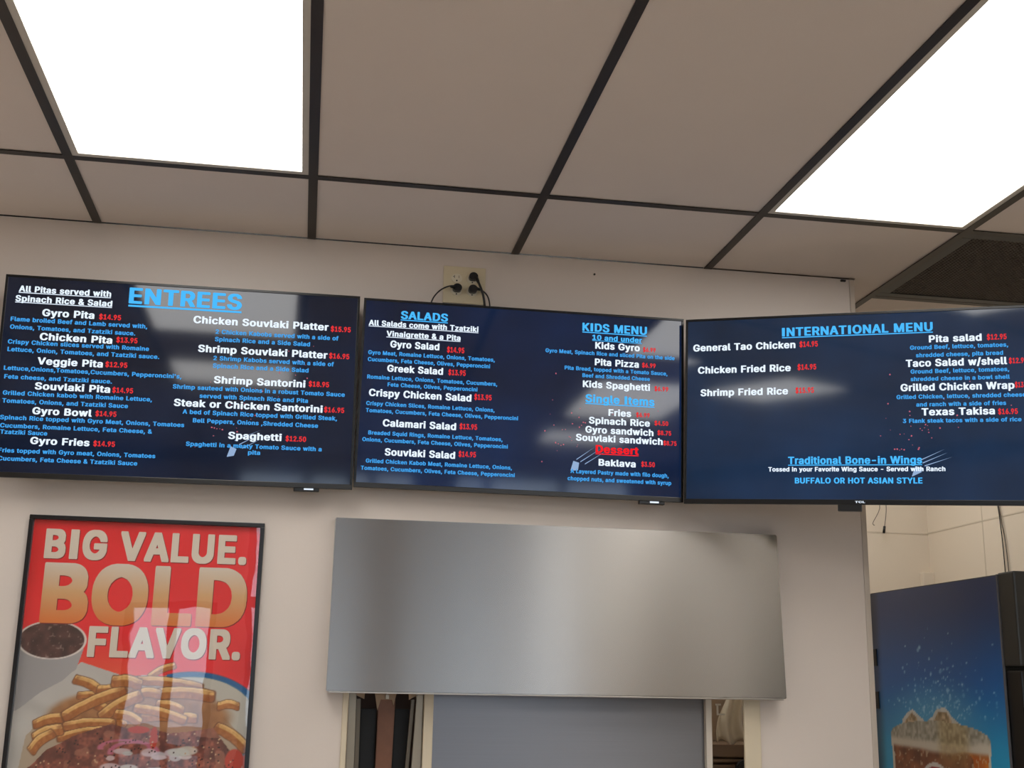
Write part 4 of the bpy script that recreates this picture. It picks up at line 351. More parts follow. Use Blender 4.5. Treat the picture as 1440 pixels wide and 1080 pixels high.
MENU=[
(1, 'All Pitas served with', -445.4, -202.8, 232.6, 16.8, 'w', 1),
(1, 'Spinach Rice & Salad', -452.0, -197.8, 204.9, 16.7, 'w', 1),
(1, 'Gyro Pita', -379.1, -242.2, 167.5, 19.6, 'w', 0),
(1, '$14.95', -229.8, -171.3, 167.5, 14.4, 'r', 0),
(1, 'Flame broiled Beef and Lamb served with,', -459.2, -99.6, 148.5, 11.9, 'b', 0),
(1, 'Onions, Tomatoes, and Tzatziki sauce.', -458.7, -130.1, 126.7, 11.8, 'b', 0),
(1, 'Chicken Pita', -379.6, -189.4, 100.0, 19.5, 'w', 0),
(1, '$13.95', -179.1, -122.7, 104.9, 14.3, 'r', 0),
(1, 'Crispy Chicken slices served with Romaine', -460.3, -90.4, 85.1, 11.8, 'b', 0),
(1, 'Lettuce, Onion, Tomatoes, and Tzatziki sauce.', -459.3, -61.3, 64.0, 11.8, 'b', 0),
(1, 'Veggie Pita', -379.0, -208.8, 31.9, 19.3, 'w', 0),
(1, '$12.95', -202.4, -144.2, 34.4, 14.2, 'r', 0),
(1, "Lettuce,Onions,Tomatoes,Cucumbers, Pepperoncini's,", -463.7, 1.7, 11.9, 11.7, 'b', 0),
(1, 'Feta cheese, and Tzatziki sauce.', -460.3, -181.0, -11.8, 11.6, 'b', 0),
(1, 'Souvlaki Pita', -379.7, -183.9, -37.5, 19.2, 'w', 0),
(1, '$14.95', -178.5, -123.7, -36.1, 14.1, 'r', 0),
(1, 'Grilled Chicken kabob with Romaine Lettuce,', -459.8, -72.0, -56.3, 11.6, 'b', 0),
(1, 'Tomatoes, Onions, and Tzatziki Sauce', -459.3, -133.8, -77.9, 11.6, 'b', 0),
(1, 'Gyro Bowl', -379.9, -226.3, -105.6, 19.0, 'w', 0),
(1, '$14.95', -217.1, -162.2, -103.1, 13.9, 'r', 0),
(1, 'Spinach Rice topped with Gyro Meat, Onions, Tomatoes', -460.3, 18.3, -123.3, 11.5, 'b', 0),
(1, 'Cucumbers, Romaine Lettuce, Feta Cheese, &', -458.1, -65.5, -145.3, 11.5, 'b', 0),
(1, 'Tzatziki Sauce', -456.3, -336.1, -162.5, 11.4, 'b', 0),
(1, 'Gyro Fries', -377.8, -225.5, -186.6, 18.8, 'w', 0),
(1, '$14.95', -215.8, -159.6, -185.5, 13.8, 'r', 0),
(1, 'Fries topped with Gyro meat, Onions, Tomatoes', -455.9, -51.8, -212.1, 11.4, 'b', 0),
(1, 'Cucumbers, Feta Cheese & Tzatziki Sauce', -454.9, -97.5, -234.1, 11.4, 'b', 0),
(1, 'ENTREES', -154.8, 152.2, 218.7, 44.4, 'c', 1),
(1, 'Chicken Souvlaki Platter', 22.8, 397.0, 172.5, 20.2, 'w', 0),
(1, '$15.95', 403.0, 459.5, 171.0, 14.8, 'r', 0),
(1, '2 Chicken Kabobs served with a side of', 84.8, 426.1, 145.0, 12.2, 'b', 0),
(1, 'Spinach Rice and a Side Salad', 84.5, 347.2, 123.4, 12.2, 'b', 0),
(1, 'Shrimp Souvlaki Platter', 40.9, 397.7, 90.7, 20.0, 'w', 0),
(1, '$16.95', 401.9, 458.7, 92.3, 14.7, 'r', 0),
(1, '2 Shrimp Kabobs served with a side of', 83.9, 416.5, 69.1, 12.1, 'b', 0),
(1, 'Spinach Rice and a Side Salad', 83.7, 346.8, 47.6, 12.1, 'b', 0),
(1, 'Shrimp Santorini', 89.3, 340.2, 4.2, 19.8, 'w', 0),
(1, '$18.95', 348.8, 405.7, 8.1, 14.5, 'r', 0),
(1, 'Shrimp sauteed with Onions in a robust Tomato Sauce', -19.7, 450.9, -16.9, 12.0, 'b', 0),
(1, 'served with Spinach Rice and Pita', 53.5, 349.3, -39.4, 11.9, 'b', 0),
(1, 'Steak or Chicken Santorini', -13.6, 391.4, -65.1, 19.6, 'w', 0),
(1, '$16.95', 394.9, 451.1, -63.3, 14.4, 'r', 0),
(1, 'A bed of Spinach Rice topped with Grilled Steak,', 11.5, 432.2, -85.8, 11.9, 'b', 0),
(1, 'Bell Peppers, Onions ,Shredded Cheese', 40.1, 380.6, -108.9, 11.8, 'b', 0),
(1, 'Spaghetti', 137.5, 282.6, -150.2, 19.4, 'w', 0),
(1, '$12.50', 293.0, 349.5, -149.8, 14.2, 'r', 0),
(1, 'Spaghetti in a meaty Tomato Sauce with a', 26.1, 393.6, -174.7, 11.7, 'b', 0),
(1, 'pita', 193.4, 226.5, -191.7, 11.7, 'b', 0),
(2, 'SALADS', -366.6, -230.0, 219.8, 23.2, 'c', 1),
(2, 'All Salads come with Tzatziki', -457.4, -139.6, 194.7, 15.8, 'w', 1),
(2, 'Vinaigrette & a Pita', -405.0, -190.9, 165.3, 15.8, 'w', 1),
(2, 'Gyro Salad', -392.7, -251.2, 133.1, 19.9, 'w', 0),
(2, '$14.95', -229.0, -178.7, 128.8, 15.8, 'r', 0),
(2, 'Gyro Meat, Romaine Lettuce, Onions, Tomatoes,', -454.4, -88.7, 109.0, 11.5, 'b', 0),
(2, 'Cucumbers, Feta Cheese, Olives, Pepperoncini', -454.4, -101.7, 88.7, 11.4, 'b', 0),
(2, 'Greek Salad', -397.8, -237.4, 61.4, 19.8, 'w', 0),
(2, '$13.95', -222.1, -171.9, 62.2, 15.6, 'r', 0),
(2, 'Romaine Lettuce, Onions, Tomatoes, Cucumbers,', -453.3, -79.1, 37.5, 11.4, 'b', 0),
(2, 'Feta Cheese, Olives, Pepperoncini', -394.3, -135.9, 18.1, 11.3, 'b', 0),
(2, 'Crispy Chicken Salad', -445.9, -152.5, -12.2, 20.2, 'w', 0),
(2, '$13.95', -144.5, -94.2, -5.6, 15.6, 'r', 0),
(2, 'Crispy Chicken Slices, Romaine Lettuce, Onions,', -451.9, -84.1, -39.3, 11.3, 'b', 0),
(2, 'Tomatoes, Cucumbers, Feta Cheese, Olives, Pepperoncini', -451.9, -15.3, -59.6, 11.2, 'b', 0),
(2, 'Calamari Salad', -402.1, -193.2, -97.6, 20.0, 'w', 0),
(2, '$13.95', -183.3, -132.9, -93.8, 15.4, 'r', 0),
(2, 'Breaded Squid Rings, Romaine Lettuce, Tomatoes,', -441.4, -58.3, -123.3, 11.2, 'b', 0),
(2, 'Onions, Cucumbers, Feta Cheese, Olives, Pepperoncini', -457.0, -42.3, -143.3, 11.1, 'b', 0),
(2, 'Souvlaki Salad', -392.0, -192.6, -180.3, 19.8, 'w', 0),
(2, '$14.95', -183.0, -133.4, -173.4, 15.2, 'r', 0),
(2, 'Grilled Chicken Kabob Meat, Romaine Lettuce, Onions,', -443.9, -28.5, -203.7, 11.1, 'b', 0),
(2, 'Tomatoes, Cucumbers, Olives, Feta Cheese, Pepperoncini', -456.9, -19.7, -224.5, 11.0, 'b', 0),
(2, 'KIDS MENU', 167.7, 362.6, 219.3, 24.1, 'c', 1),
(2, '10 and under', 197.8, 347.9, 193.9, 15.0, 'c', 1),
(2, 'Kids Gyro', 207.1, 341.6, 167.6, 19.8, 'w', 0),
(2, '$6.99', 351.1, 389.5, 167.2, 13.2, 'r', 0),
(2, 'Gyro Meat, Spinach Rice and sliced Pita on the side', 59.2, 447.3, 147.4, 11.3, 'b', 0),
(2, 'Pita Pizza', 206.8, 339.1, 117.7, 19.7, 'w', 0),
(2, '$6.99', 348.6, 389.8, 119.7, 13.2, 'r', 0),
(2, 'Pita Bread, topped with a Tomato Sauce,', 117.2, 425.9, 99.1, 11.3, 'b', 0),
(2, 'Beef and Shredded Cheese', 170.4, 372.8, 79.5, 11.3, 'b', 0),
(2, 'Kids Spaghetti', 172.2, 373.6, 50.0, 19.5, 'w', 0),
(2, '$6.99', 386.7, 428.5, 51.2, 13.1, 'r', 0),
(2, 'Single Items', 180.7, 387.1, 5.5, 23.5, 'c', 1),
(2, 'Fries', 249.9, 317.6, -30.9, 19.3, 'w', 0),
(2, '$6.99', 332.3, 373.1, -29.9, 12.9, 'r', 0),
(2, 'Spinach Rice', 192.4, 373.9, -56.7, 19.3, 'w', 0),
(2, '$4.50', 387.5, 429.0, -51.5, 12.9, 'r', 0),
(2, 'Gyro sandwich', 182.4, 384.8, -84.0, 19.2, 'w', 0),
(2, '$8.75', 396.6, 438.1, -79.7, 12.9, 'r', 0),
(2, 'Souvlaki sandwich', 155.0, 412.7, -108.7, 19.2, 'w', 0),
(2, '$8.75', 414.5, 454.2, -109.2, 12.8, 'r', 0),
(2, 'Dessert', 213.7, 341.1, -141.2, 22.0, 'd', 1),
(2, 'Baklava', 223.1, 332.7, -178.7, 19.0, 'w', 0),
(2, '$3.50', 349.1, 389.6, -175.2, 13.9, 'r', 0),
(2, 'A Layered Pastry made with filo dough,', 141.4, 431.0, -204.2, 11.5, 'b', 0),
(2, 'chopped nuts, and sweetened with syrup', 133.2, 438.7, -225.4, 11.5, 'b', 0),
(3, 'INTERNATIONAL MENU', -191.4, 218.7, 210.9, 24.7, 'c', 1),
(3, 'General Tao Chicken', -447.8, -153.6, 175.6, 20.0, 'w', 0),
(3, '$14.95', -142.2, -91.1, 177.7, 15.5, 'r', 0),
(3, 'Chicken Fried Rice', -433.3, -167.1, 108.6, 19.9, 'w', 0),
(3, '$14.95', -148.3, -96.2, 111.3, 15.4, 'r', 0),
(3, 'Shrimp Fried Rice', -425.0, -174.9, 41.4, 19.7, 'w', 0),
(3, '$15.95', -154.4, -103.0, 44.1, 15.3, 'r', 0),
(3, 'Traditional Bone-in Wings', -175.9, 181.6, -158.6, 20.4, 'c', 1),
(3, 'Tossed in your Favorite Wing Sauce - Served with Ranch', -230.8, 240.8, -179.6, 12.2, 'w', 0),
(3, 'BUFFALO OR HOT ASIAN STYLE', -157.6, 181.4, -213.1, 15.7, 'c', 0),
(3, 'Pita salad', 207.7, 344.1, 178.1, 19.5, 'w', 0),
(3, '$12.95', 357.1, 407.1, 179.7, 14.8, 'r', 0),
(3, 'Ground Beef, lettuce, tomatoes,', 157.4, 410.4, 158.8, 11.5, 'b', 0),
(3, 'shredded cheese, pita bread', 172.5, 396.8, 136.8, 11.4, 'b', 0),
(3, 'Taco Salad w/shell', 145.5, 406.1, 110.5, 20.0, 'w', 0),
(3, '$12.95', 410.3, 456.1, 112.3, 14.6, 'r', 0),
(3, 'Ground Beef, lettuce, tomatoes,', 157.5, 410.5, 91.1, 11.4, 'b', 0),
(3, 'shredded cheese in a bowl shell', 157.0, 411.3, 70.1, 11.3, 'b', 0),
(3, 'Grilled Chicken Wrap', 130.1, 421.9, 42.6, 19.8, 'w', 0),
(3, '$13.95', 423.1, 463.6, 45.7, 14.5, 'r', 0),
(3, 'Grilled Chicken, lettuce, shredded cheese', 118.9, 449.4, 20.3, 11.3, 'b', 0),
(3, 'and ranch with a side of fries', 170.2, 399.5, -1.4, 11.3, 'b', 0),
(3, 'Texas Takisa', 183.4, 370.6, -26.3, 19.7, 'w', 0),
(3, '$16.95', 378.3, 427.5, -26.3, 14.4, 'r', 0),
(3, '3 Flank steak tacos with a side of rice', 134.0, 435.8, -46.6, 11.2, 'b', 0)]

# ------------------------------------------------------------------ materials
WALL = srgb(220, 208, 198)
m_wall = mat('wall_paint', WALL, 0.55, noise=(3.0, 0.02), bump=(160, 0.06, (1, 1, 1)))
m_back = mat('back_wall_panel', srgb(228, 214, 194), 0.45, noise=(2.0, 0.02))
m_tile = mat('ceiling_tile', srgb(220, 208, 200), 0.9, noise=(5.0, 0.03), bump=(300, 0.10, (1, 1, 1)))
m_tee = mat('dark_bronze_tee', srgb(46, 39, 33), 0.45, metal=0.2)
m_floor = mat('floor_tile', srgb(216, 206, 192), 0.5, noise=(2.0, 0.08))
m_dark = mat('plenum_dark', srgb(28, 24, 22), 0.9)
m_black = mat('black_plastic', srgb(16, 16, 17), 0.35)
m_black2 = mat('black_matte', srgb(22, 21, 20), 0.6)
m_bezel = mat('tv_bezel', srgb(26, 26, 27), 0.3, metal=0.3)
m_chin = mat('tv_chin', srgb(62, 60, 58), 0.3, metal=0.8)
m_diff = mat('led_diffuser', (0.9, 0.9, 0.9, 1), 0.5, emit=(1.0, 0.985, 0.95, 1), estr=PANEL_STRENGTH)
m_lframe = mat('panel_frame_white', srgb(196, 190, 180), 0.5)
m_glass = bpy.data.materials.new('clear_acrylic')
m_glass.use_nodes = True
_n = m_glass.node_tree.nodes
_l = m_glass.node_tree.links
_n.remove(_n['Principled BSDF'])
_t = _n.new('ShaderNodeBsdfTransparent'); _g = _n.new('ShaderNodeBsdfGlossy'); _f = _n.new('ShaderNodeFresnel'); _m = _n.new('ShaderNodeMixShader')
_g.inputs['Roughness'].default_value = 0.01
_f.inputs['IOR'].default_value = 1.85
_ge = _n.new('ShaderNodeNewGeometry'); _m1 = _n.new('ShaderNodeMath'); _m1.operation = 'SUBTRACT'; _m1.inputs[0].default_value = 1.0
_m2 = _n.new('ShaderNodeMath'); _m2.operation = 'MULTIPLY'
_l.new(_ge.outputs['Backfacing'], _m1.inputs[1]); _l.new(_f.outputs[0], _m2.inputs[0]); _l.new(_m1.outputs[0], _m2.inputs[1])
_l.new(_m2.outputs[0], _m.inputs[0]); _l.new(_t.outputs[0], _m.inputs[1]); _l.new(_g.outputs[0], _m.inputs[2])
_l.new(_m.outputs[0], _n['Material Output'].inputs['Surface'])
_tc = _n.new('ShaderNodeTexCoord'); _nz = _n.new('ShaderNodeTexNoise'); _bp = _n.new('ShaderNodeBump')
_nz.inputs['Scale'].default_value = 5.0
_bp.inputs['Strength'].default_value = 0.12
_bp.inputs['Distance'].default_value = 0.004
_l.new(_tc.outputs['Object'], _nz.inputs['Vector']); _l.new(_nz.outputs['Fac'], _bp.inputs['Height']); _l.new(_bp.outputs['Normal'], _g.inputs['Normal'])

def steel(name, col, rough, aniso=0.85, wob=0.0):
    m = mat(name, col, rough, metal=1.0)
    n = m.node_tree.nodes; l = m.node_tree.links
    b = n['Principled BSDF']
    b.inputs['Anisotropic'].default_value = aniso
    c = n.new('ShaderNodeCombineXYZ')
    c.inputs[2].default_value = 1.0
    l.new(c.outputs[0], b.inputs['Tangent'])
    tc = n.new('ShaderNodeTexCoord')
    mp = n.new('ShaderNodeMapping'); mp.inputs['Scale'].default_value = (2.0, 2.0, 420.0)
    nz = n.new('ShaderNodeTexNoise'); nz.inputs['Scale'].default_value = 1.5; nz.inputs['Detail'].default_value = 3
    l.new(tc.outputs['Object'], mp.inputs['Vector']); l.new(mp.outputs['Vector'], nz.inputs['Vector'])
    mx = n.new('ShaderNodeMix'); mx.data_type = 'RGBA'
    mx.inputs['A'].default_value = tuple(k * 0.93 for k in col[:3]) + (1,)
    mx.inputs['B'].default_value = tuple(k * 1.07 for k in col[:3]) + (1,)
    l.new(nz.outputs['Fac'], mx.inputs['Factor']); l.new(mx.outputs['Result'], b.inputs['Base Color'])
    return m
m_steel = steel('brushed_steel', (0.32, 0.30, 0.278, 1), 0.26, 0.97)
m_steel2 = steel('brushed_steel_inner', (0.22, 0.22, 0.235, 1), 0.40, 0.8)
m_edge = mat('steel_edge', (0.42, 0.38, 0.33, 1), 0.35, metal=1.0)
m_galv = mat('galvanised_metal', srgb(150, 138, 120), 0.4, metal=0.6, noise=(9, 0.1))
m_trim = mat('cream_trim', srgb(216, 202, 176), 0.5)
m_window = mat('window_frame_metal', srgb(120, 112, 104), 0.4, metal=0.6)

# ------------------------------------------------------------------ room shell
XR, XL, YB, YR = 3.377, -4.0, 1.6, -5.8
def struct(name, bl, m, bevel=0.0):
    return boxes(name, bl, m, bevel=bevel, kind='structure')
struct('floor', [(XL - .1, XR + .1, YR - .1, YB + .1, -0.1, 0)], m_floor)
OX0, OX1, OZ0, OZ1 = 0.768, 1.955, 1.12, 1.70
wf = thing('wall_front', kind='structure')
for q_ in [(XL, OX0, 0, .12, 0, H + .001), (OX1, 2.303, 0, .012, 0, H + .001), (2.07, 2.303, .012, .12, 0, H + .001), (OX0, OX1, 0, .12, OZ1, H + .001), (OX1, 2.07, .012, .12, OZ1, H + .001), (OX0, OX1, 0, .12, 0, OZ0), (OX1, 2.07, .012, .12, 0, OZ0)]:
    boxes('wall_section', [q_], m_wall, wf)
# corner bead at the free end of the front wall
struct('trim_1', [(2.297, 2.314, -0.004, .124, 0, H + .001)], mat('corner_bead', srgb(196, 184, 170), 0.45), 0.003)
struct('wall_back', [(XL, XR, YB, YB + .1, 0, H + .25)], m_back)
struct('wall_right', [(XR, XR + .1, YR, YB + .1, 0, H + .25)], m_back)
struct('wall_left', [(XL - .1, XL, YR, YB + .1, 0, H + .25)], m_wall)
# panel joints on the back and right walls
m_joint = mat('panel_joint', srgb(212, 198, 177), 0.5)
struct('trim_2', [(2.32, XR, YB - .0015, YB, 2.261, 2.268)], m_joint, 0.001)
struct('trim_3', [(XR - .0015, XR, 0.2, YB, 2.265, 2.272)], m_joint, 0.001)
struct('trim_4', [(XR - .0015, XR, 1.147, 1.153, 0, H)], m_joint, 0.001)
# storefront behind the camera
rear = thing('wall_rear', kind='structure', loc=(0, YR, 0))
ro = (0, YR, 0)
boxes('wall_panel', [(XL, -.62, YR - .1, YR, 0, H + .25), (0.02, .22, YR - .1, YR, 0, H + .25), (1.10, 1.34, YR - .1, YR, 0, H + .25), (2.75, XR, YR - .1, YR, 0, H + .25), (XL, XR, YR - .1, YR, 2.74, H + .25),
      (.22, 1.10, YR - .1, YR, 0, .5), (1.34, 2.75, YR - .1, YR, 0, .5), (-.62, .02, YR - .1, YR, 2.12, H + .25)], m_wall, rear, ro)
for i, (a, b, z0) in enumerate(((-.62, .02, 0.02), (.22, 1.10, .5), (1.34, 2.75, .5))):
    wn = thing('window_%d' % (i + 1), kind='structure', loc=(a, YR - .05, z0))
    wo = (a, YR - .05, z0)
    zt = 2.12 if i == 0 else 2.74
    fr = [(a, b, YR - .08, YR - .02, z0, z0 + .05), (a, b, YR - .08, YR - .02, zt - .05, zt), (a, b, YR - .08, YR - .02, (1.05 if i == 0 else 2.09), (1.12 if i == 0 else 2.16)), (a, a + .05, YR - .08, YR - .02, z0, zt), (b - .05, b, YR - .08, YR - .02, z0, zt)]
    for mx in ((-.29,), (.75,), (1.62, 2.2))[i]:
        fr.append((mx - .03, mx + .03, YR - .08, YR - .02, z0, zt - .05))
    boxes('window_frame', fr, m_window, wn, wo)
    boxes('pane', [(a + .04, b - .04, YR - .053, YR - .047, z0 + .04, zt - .04)], m_glass, wn, wo)
struct('ground', [(-30, 30, -40, YR - .12, -0.12, -0.02)], mat('pavement', srgb(130, 130, 130), 0.8, noise=(1, 0.1)))

# ------------------------------------------------------------------ ceiling grid
ceil = thing('ceiling', kind='structure', loc=(0, 0, H))
co_ = (0, 0, H)
boxes('deck', [(XL - .1, XR + .1, YR - .1, YB + .1, H + .25, H + .3)], m_dark, ceil, co_)
tile_cache = {}
def tile(x0, x1, y0, y1):
    x1 = min(x1, XR); x0 = max(x0, XL)
    if x1 - x0 < 0.03:
        return
    w_, d_ = round(x1 - x0, 3), round(y1 - y0, 3)
    if (w_, d_) not in tile_cache:
        tile_cache[(w_, d_)] = box_mesh('ceiling_tile', [(0, w_, 0, d_, 0, .014)], 0.0015)
        tile_cache[(w_, d_)].materials.append(m_tile)
    o = bpy.data.objects.new('ceiling_tile', tile_cache[(w_, d_)])
    COL.objects.link(o)
    o.parent = ceil
    o.location = (x0, y0, .0035)
Y0 = -0.463
# (column, far edge y, length): the room's lit panels
PANELS = {0: [(Y0, 2), (Y0 - 3 * P, 1)], 3: [(Y0, 2), (Y0 - 3 * P, 2), (Y0 - 6 * P, 1)], -3: [(Y0, 2)], -6: [(Y0 - 2 * P, 2)],
          5: [(Y0 - 4 * P, 2)]}
light_cells = []
for i in range(-7, 6):
    x0, x1 = i * P, (i + 1) * P
    y = Y0
    for (ya, n_) in PANELS.get(i, []):
        while y > ya + .01:
            tile(x0, x1, y - P, y)
            y -= P
        light_cells.append((x0, y - n_ * P, y, i, round(Y0 - ya, 2)))
        y -= n_ * P
    while y - 2 * P > YR:
        tile(x0, x1, y - 2 * P, y)
        y -= 2 * P
    tile(x0, x1, YR, y)
    if i == 4:
        tile(x0, x1, Y0 + P, .757)
    elif x1 <= 2.31:
        tile(x0, x1, Y0, -.004)
        tile(x0, x1, .124, .757)
    elif i == 3:
        # notched round the end of the front wall
        bm = bmesh.new()
        pl = [(x0, Y0), (x1, Y0), (x1, .757), (x0, .757), (x0, .126), (2.318, .126), (2.318, -.004), (x0, -.004)]
        lo = [bm.verts.new((px, py, .0035)) for px, py in pl]
        hi = [bm.verts.new((px, py, .0175)) for px, py in pl]
        bm.faces.new(lo[::-1]); bm.faces.new(hi)
        for k_ in range(8):
            bm.faces.new((lo[k_], lo[(k_ + 1) % 8], hi[(k_ + 1) % 8], hi[k_]))
        bmesh.ops.triangulate(bm, faces=[f_ for f_ in bm.faces if len(f_.verts) > 4])
        me = bpy.data.meshes.new('ceiling_tile'); bm.to_mesh(me); bm.free()
        link('ceiling_tile', me, m_tile, ceil)
    else:
        tile(x0, x1, Y0, .757)
    if i in (0, 2, 4):  # unseen kitchen panels, added to brighten the walls back there
        light_cells.append((x0, .757, .757 + P, i, 9))
        tile(x0, x1, .757 + P, YB)
    else:
        tile(x0, x1, .757, YB)
def tee(name, bl):
    return boxes(name, bl, m_tee, ceil, co_)
TW = 0.0122
for i in range(-6, 6):
    x = i * P
    segs = [(YR, -.004), (.124, YB)] if x < 2.31 else [(YR, YB)]
    for a, b in segs:
        tee('main_tee', [(x - TW, x + TW, a, b, H - .001, H + .0015), (x - .001, x + .001, a, b, H + .0015, H + .04)])
for i in range(-7, 6):
    x0, x1 = max(i * P + TW, XL), min((i + 1) * P - TW, XR)
    if x1 - x0 < .03:
        continue
    ys = [Y0, .757]
    for (ya, n_) in PANELS.get(i, []):
        ys += [ya - n_ * P] + ([ya] if ya < Y0 else [])
    if i == 4:
        ys.append(Y0 + P)
    for y in ys:
        tee('cross_tee', [(x0, x1, y - TW, y + TW, H - .0005, H + .0015), (x0, x1, y - .001, y + .001, H + .0015, H + .03)])

# ------------------------------------------------------------------ LED panels
proto = None
for (x0, a, b, i, k) in light_cells:
    name = {(0, 0): 'large lit white ceiling panel at the upper left above the entrees screen',
            (3, 0): 'large lit white ceiling panel at the upper right beside the black return grille'}.get((i, k), 'lit white ceiling panel outside the picture, mirrored in the screens or added to brighten the room')
    L = b - a
    c = (x0 + P / 2, (a + b) / 2, H)
    t = thing('ceiling_light_panel', name, 'ceiling light', c, group='lit white ceiling panels')
    hx, hy = P / 2 - TW, L / 2 - TW
    f = .0165
    key = 'lp%.2f' % L
    if key not in bpy.data.meshes:
        me = box_mesh(key, [(-hx, hx, -hy, -hy + f, .0005, .03), (-hx, hx, hy - f, hy, .0005, .03), (-hx, -hx + f, -hy + f, hy - f, .0005, .03), (hx - f, hx, -hy + f, hy - f, .0005, .03)])
        me.materials.append(m_lframe)
        md = box_mesh(key + 'd', [(-hx + f, hx - f, -hy + f, hy - f, .004, .010)])
        md.materials.append(m_diff)
    link('panel_frame', bpy.data.meshes[key], None, t)
    link('diffuser', bpy.data.meshes[key + 'd'], None, t)

# ------------------------------------------------------------------ return air grille
gx0, gx1, gy0, gy1 = 4 * P + TW, 5 * P - TW, Y0 + TW, Y0 + P - TW
g = thing('return_air_grille', 'black perforated return air grille in the ceiling above the right screen', 'air vent', ((gx0 + gx1) / 2, (gy0 + gy1) / 2, H))
go = tuple(g.location)
m_grille = mat('grille_black', srgb(30, 31, 31), 0.45)
f = .035
boxes('grille_frame', [(gx0, gx1, gy0, gy0 + f, H, H + .008), (gx0, gx1, gy1 - f, gy1, H, H + .008), (gx0, gx0 + f, gy0 + f, gy1 - f, H, H + .008), (gx1 - f, gx1, gy0 + f, gy1 - f, H, H + .008)], m_grille, g, go, 0.002)
n = 42
bars = []
for i in range(n + 1):
    x = gx0 + f + (gx1 - gx0 - 2 * f) * i / n
    bars.append((x - .0022, x + .0022, gy0 + f, gy1 - f, H + .003, H + .007))
    y = gy0 + f + (gy1 - gy0 - 2 * f) * i / n
    bars.append((gx0 + f, gx1 - f, y - .0022, y + .0022, H + .003, H + .007))
boxes('grille_mesh', bars, mat('dusty_mesh', srgb(84, 74, 66), .6), g, go, kind='stuff')
boxes('filter', [(gx0, gx1, gy0, gy1, H + .03, H + .04)], mat('dusty_filter', srgb(40, 32, 27), 0.9, noise=(14, .3)), g, go, label='dusty brown filter behind the grille')

# ------------------------------------------------------------------ televisions
TEXTC = {'w': (srgb(226, 238, 252), 0.9), 'b': (srgb(66, 160, 232), 0.85), 'c': (srgb(72, 178, 246), 0.9), 'r': (srgb(222, 52, 54), 0.85), 'd': (srgb(232, 28, 34), 1.0)}
TM = {k: mat('screen_text_' + {'w': 'white', 'b': 'blue', 'c': 'bright_blue', 'r': 'red', 'd': 'bright_red'}[k], (0, 0, 0, 1), 0.3, spec=0.0, emit=c, estr=s) for k, (c, s) in TEXTC.items()}
m_fork = mat('screen_fork', (0, 0, 0, 1), 0.3, spec=0.0, emit=srgb(140, 165, 200), estr=0.9)
m_speck = mat('screen_specks', (0, 0, 0, 1), 0.3, spec=0.0, emit=srgb(190, 100, 115), estr=0.8)

def screen_mat(name, c0, c1):
    m = mat(name, (0.004, 0.004, 0.005, 1), 0.07, spec=0.55)
    n = m.node_tree.nodes; l = m.node_tree.links
    tc = n.new('ShaderNodeTexCoord')
    nz = n.new('ShaderNodeTexNoise'); nz.inputs['Scale'].default_value = 3.0; nz.inputs['Detail'].default_value = 5
    r = n.new('ShaderNodeValToRGB')
    r.color_ramp.elements[0].position = 0.3; r.color_ramp.elements[0].color = c0
    r.color_ramp.elements[1].position = 0.7; r.color_ramp.elements[1].color = c1
    l.new(tc.outputs['Object'], nz.inputs['Vector']); l.new(nz.outputs['Fac'], r.inputs['Fac'])
    l.new(r.outputs['Color'], n['Principled BSDF'].inputs['Emission Color'])
    n['Principled BSDF'].inputs['Emission Strength'].default_value = 1.0
    return m

def blob(cx, cz, r):
    n = 6
    a0 = random.random() * 6
    return [(cx + r * (0.7 + 0.5 * random.random()) * math.cos(a0 + 2 * math.pi * i / n), cz + r * (0.7 + 0.5 * random.random()) * math.sin(a0 + 2 * math.pi * i / n)) for i in range(n)]

def flat(name, polys, y, m, parent):
    vs, fs = [], []
    for p in polys:
        k = len(vs)
        vs += [(x, y, z) for x, z in p]
        fs.append(list(range(k, k + len(p))))
    me = bpy.data.meshes.new(name)
    me.from_pydata(vs, [], fs)
    me.update()
    bm = bmesh.new(); bm.from_mesh(me)
    for f_ in bm.faces:
        f_.normal_update()
        if f_.normal.y > 0:
            f_.normal_flip()
    bm.to_mesh(me); bm.free()
    return link(name, me, m, parent)

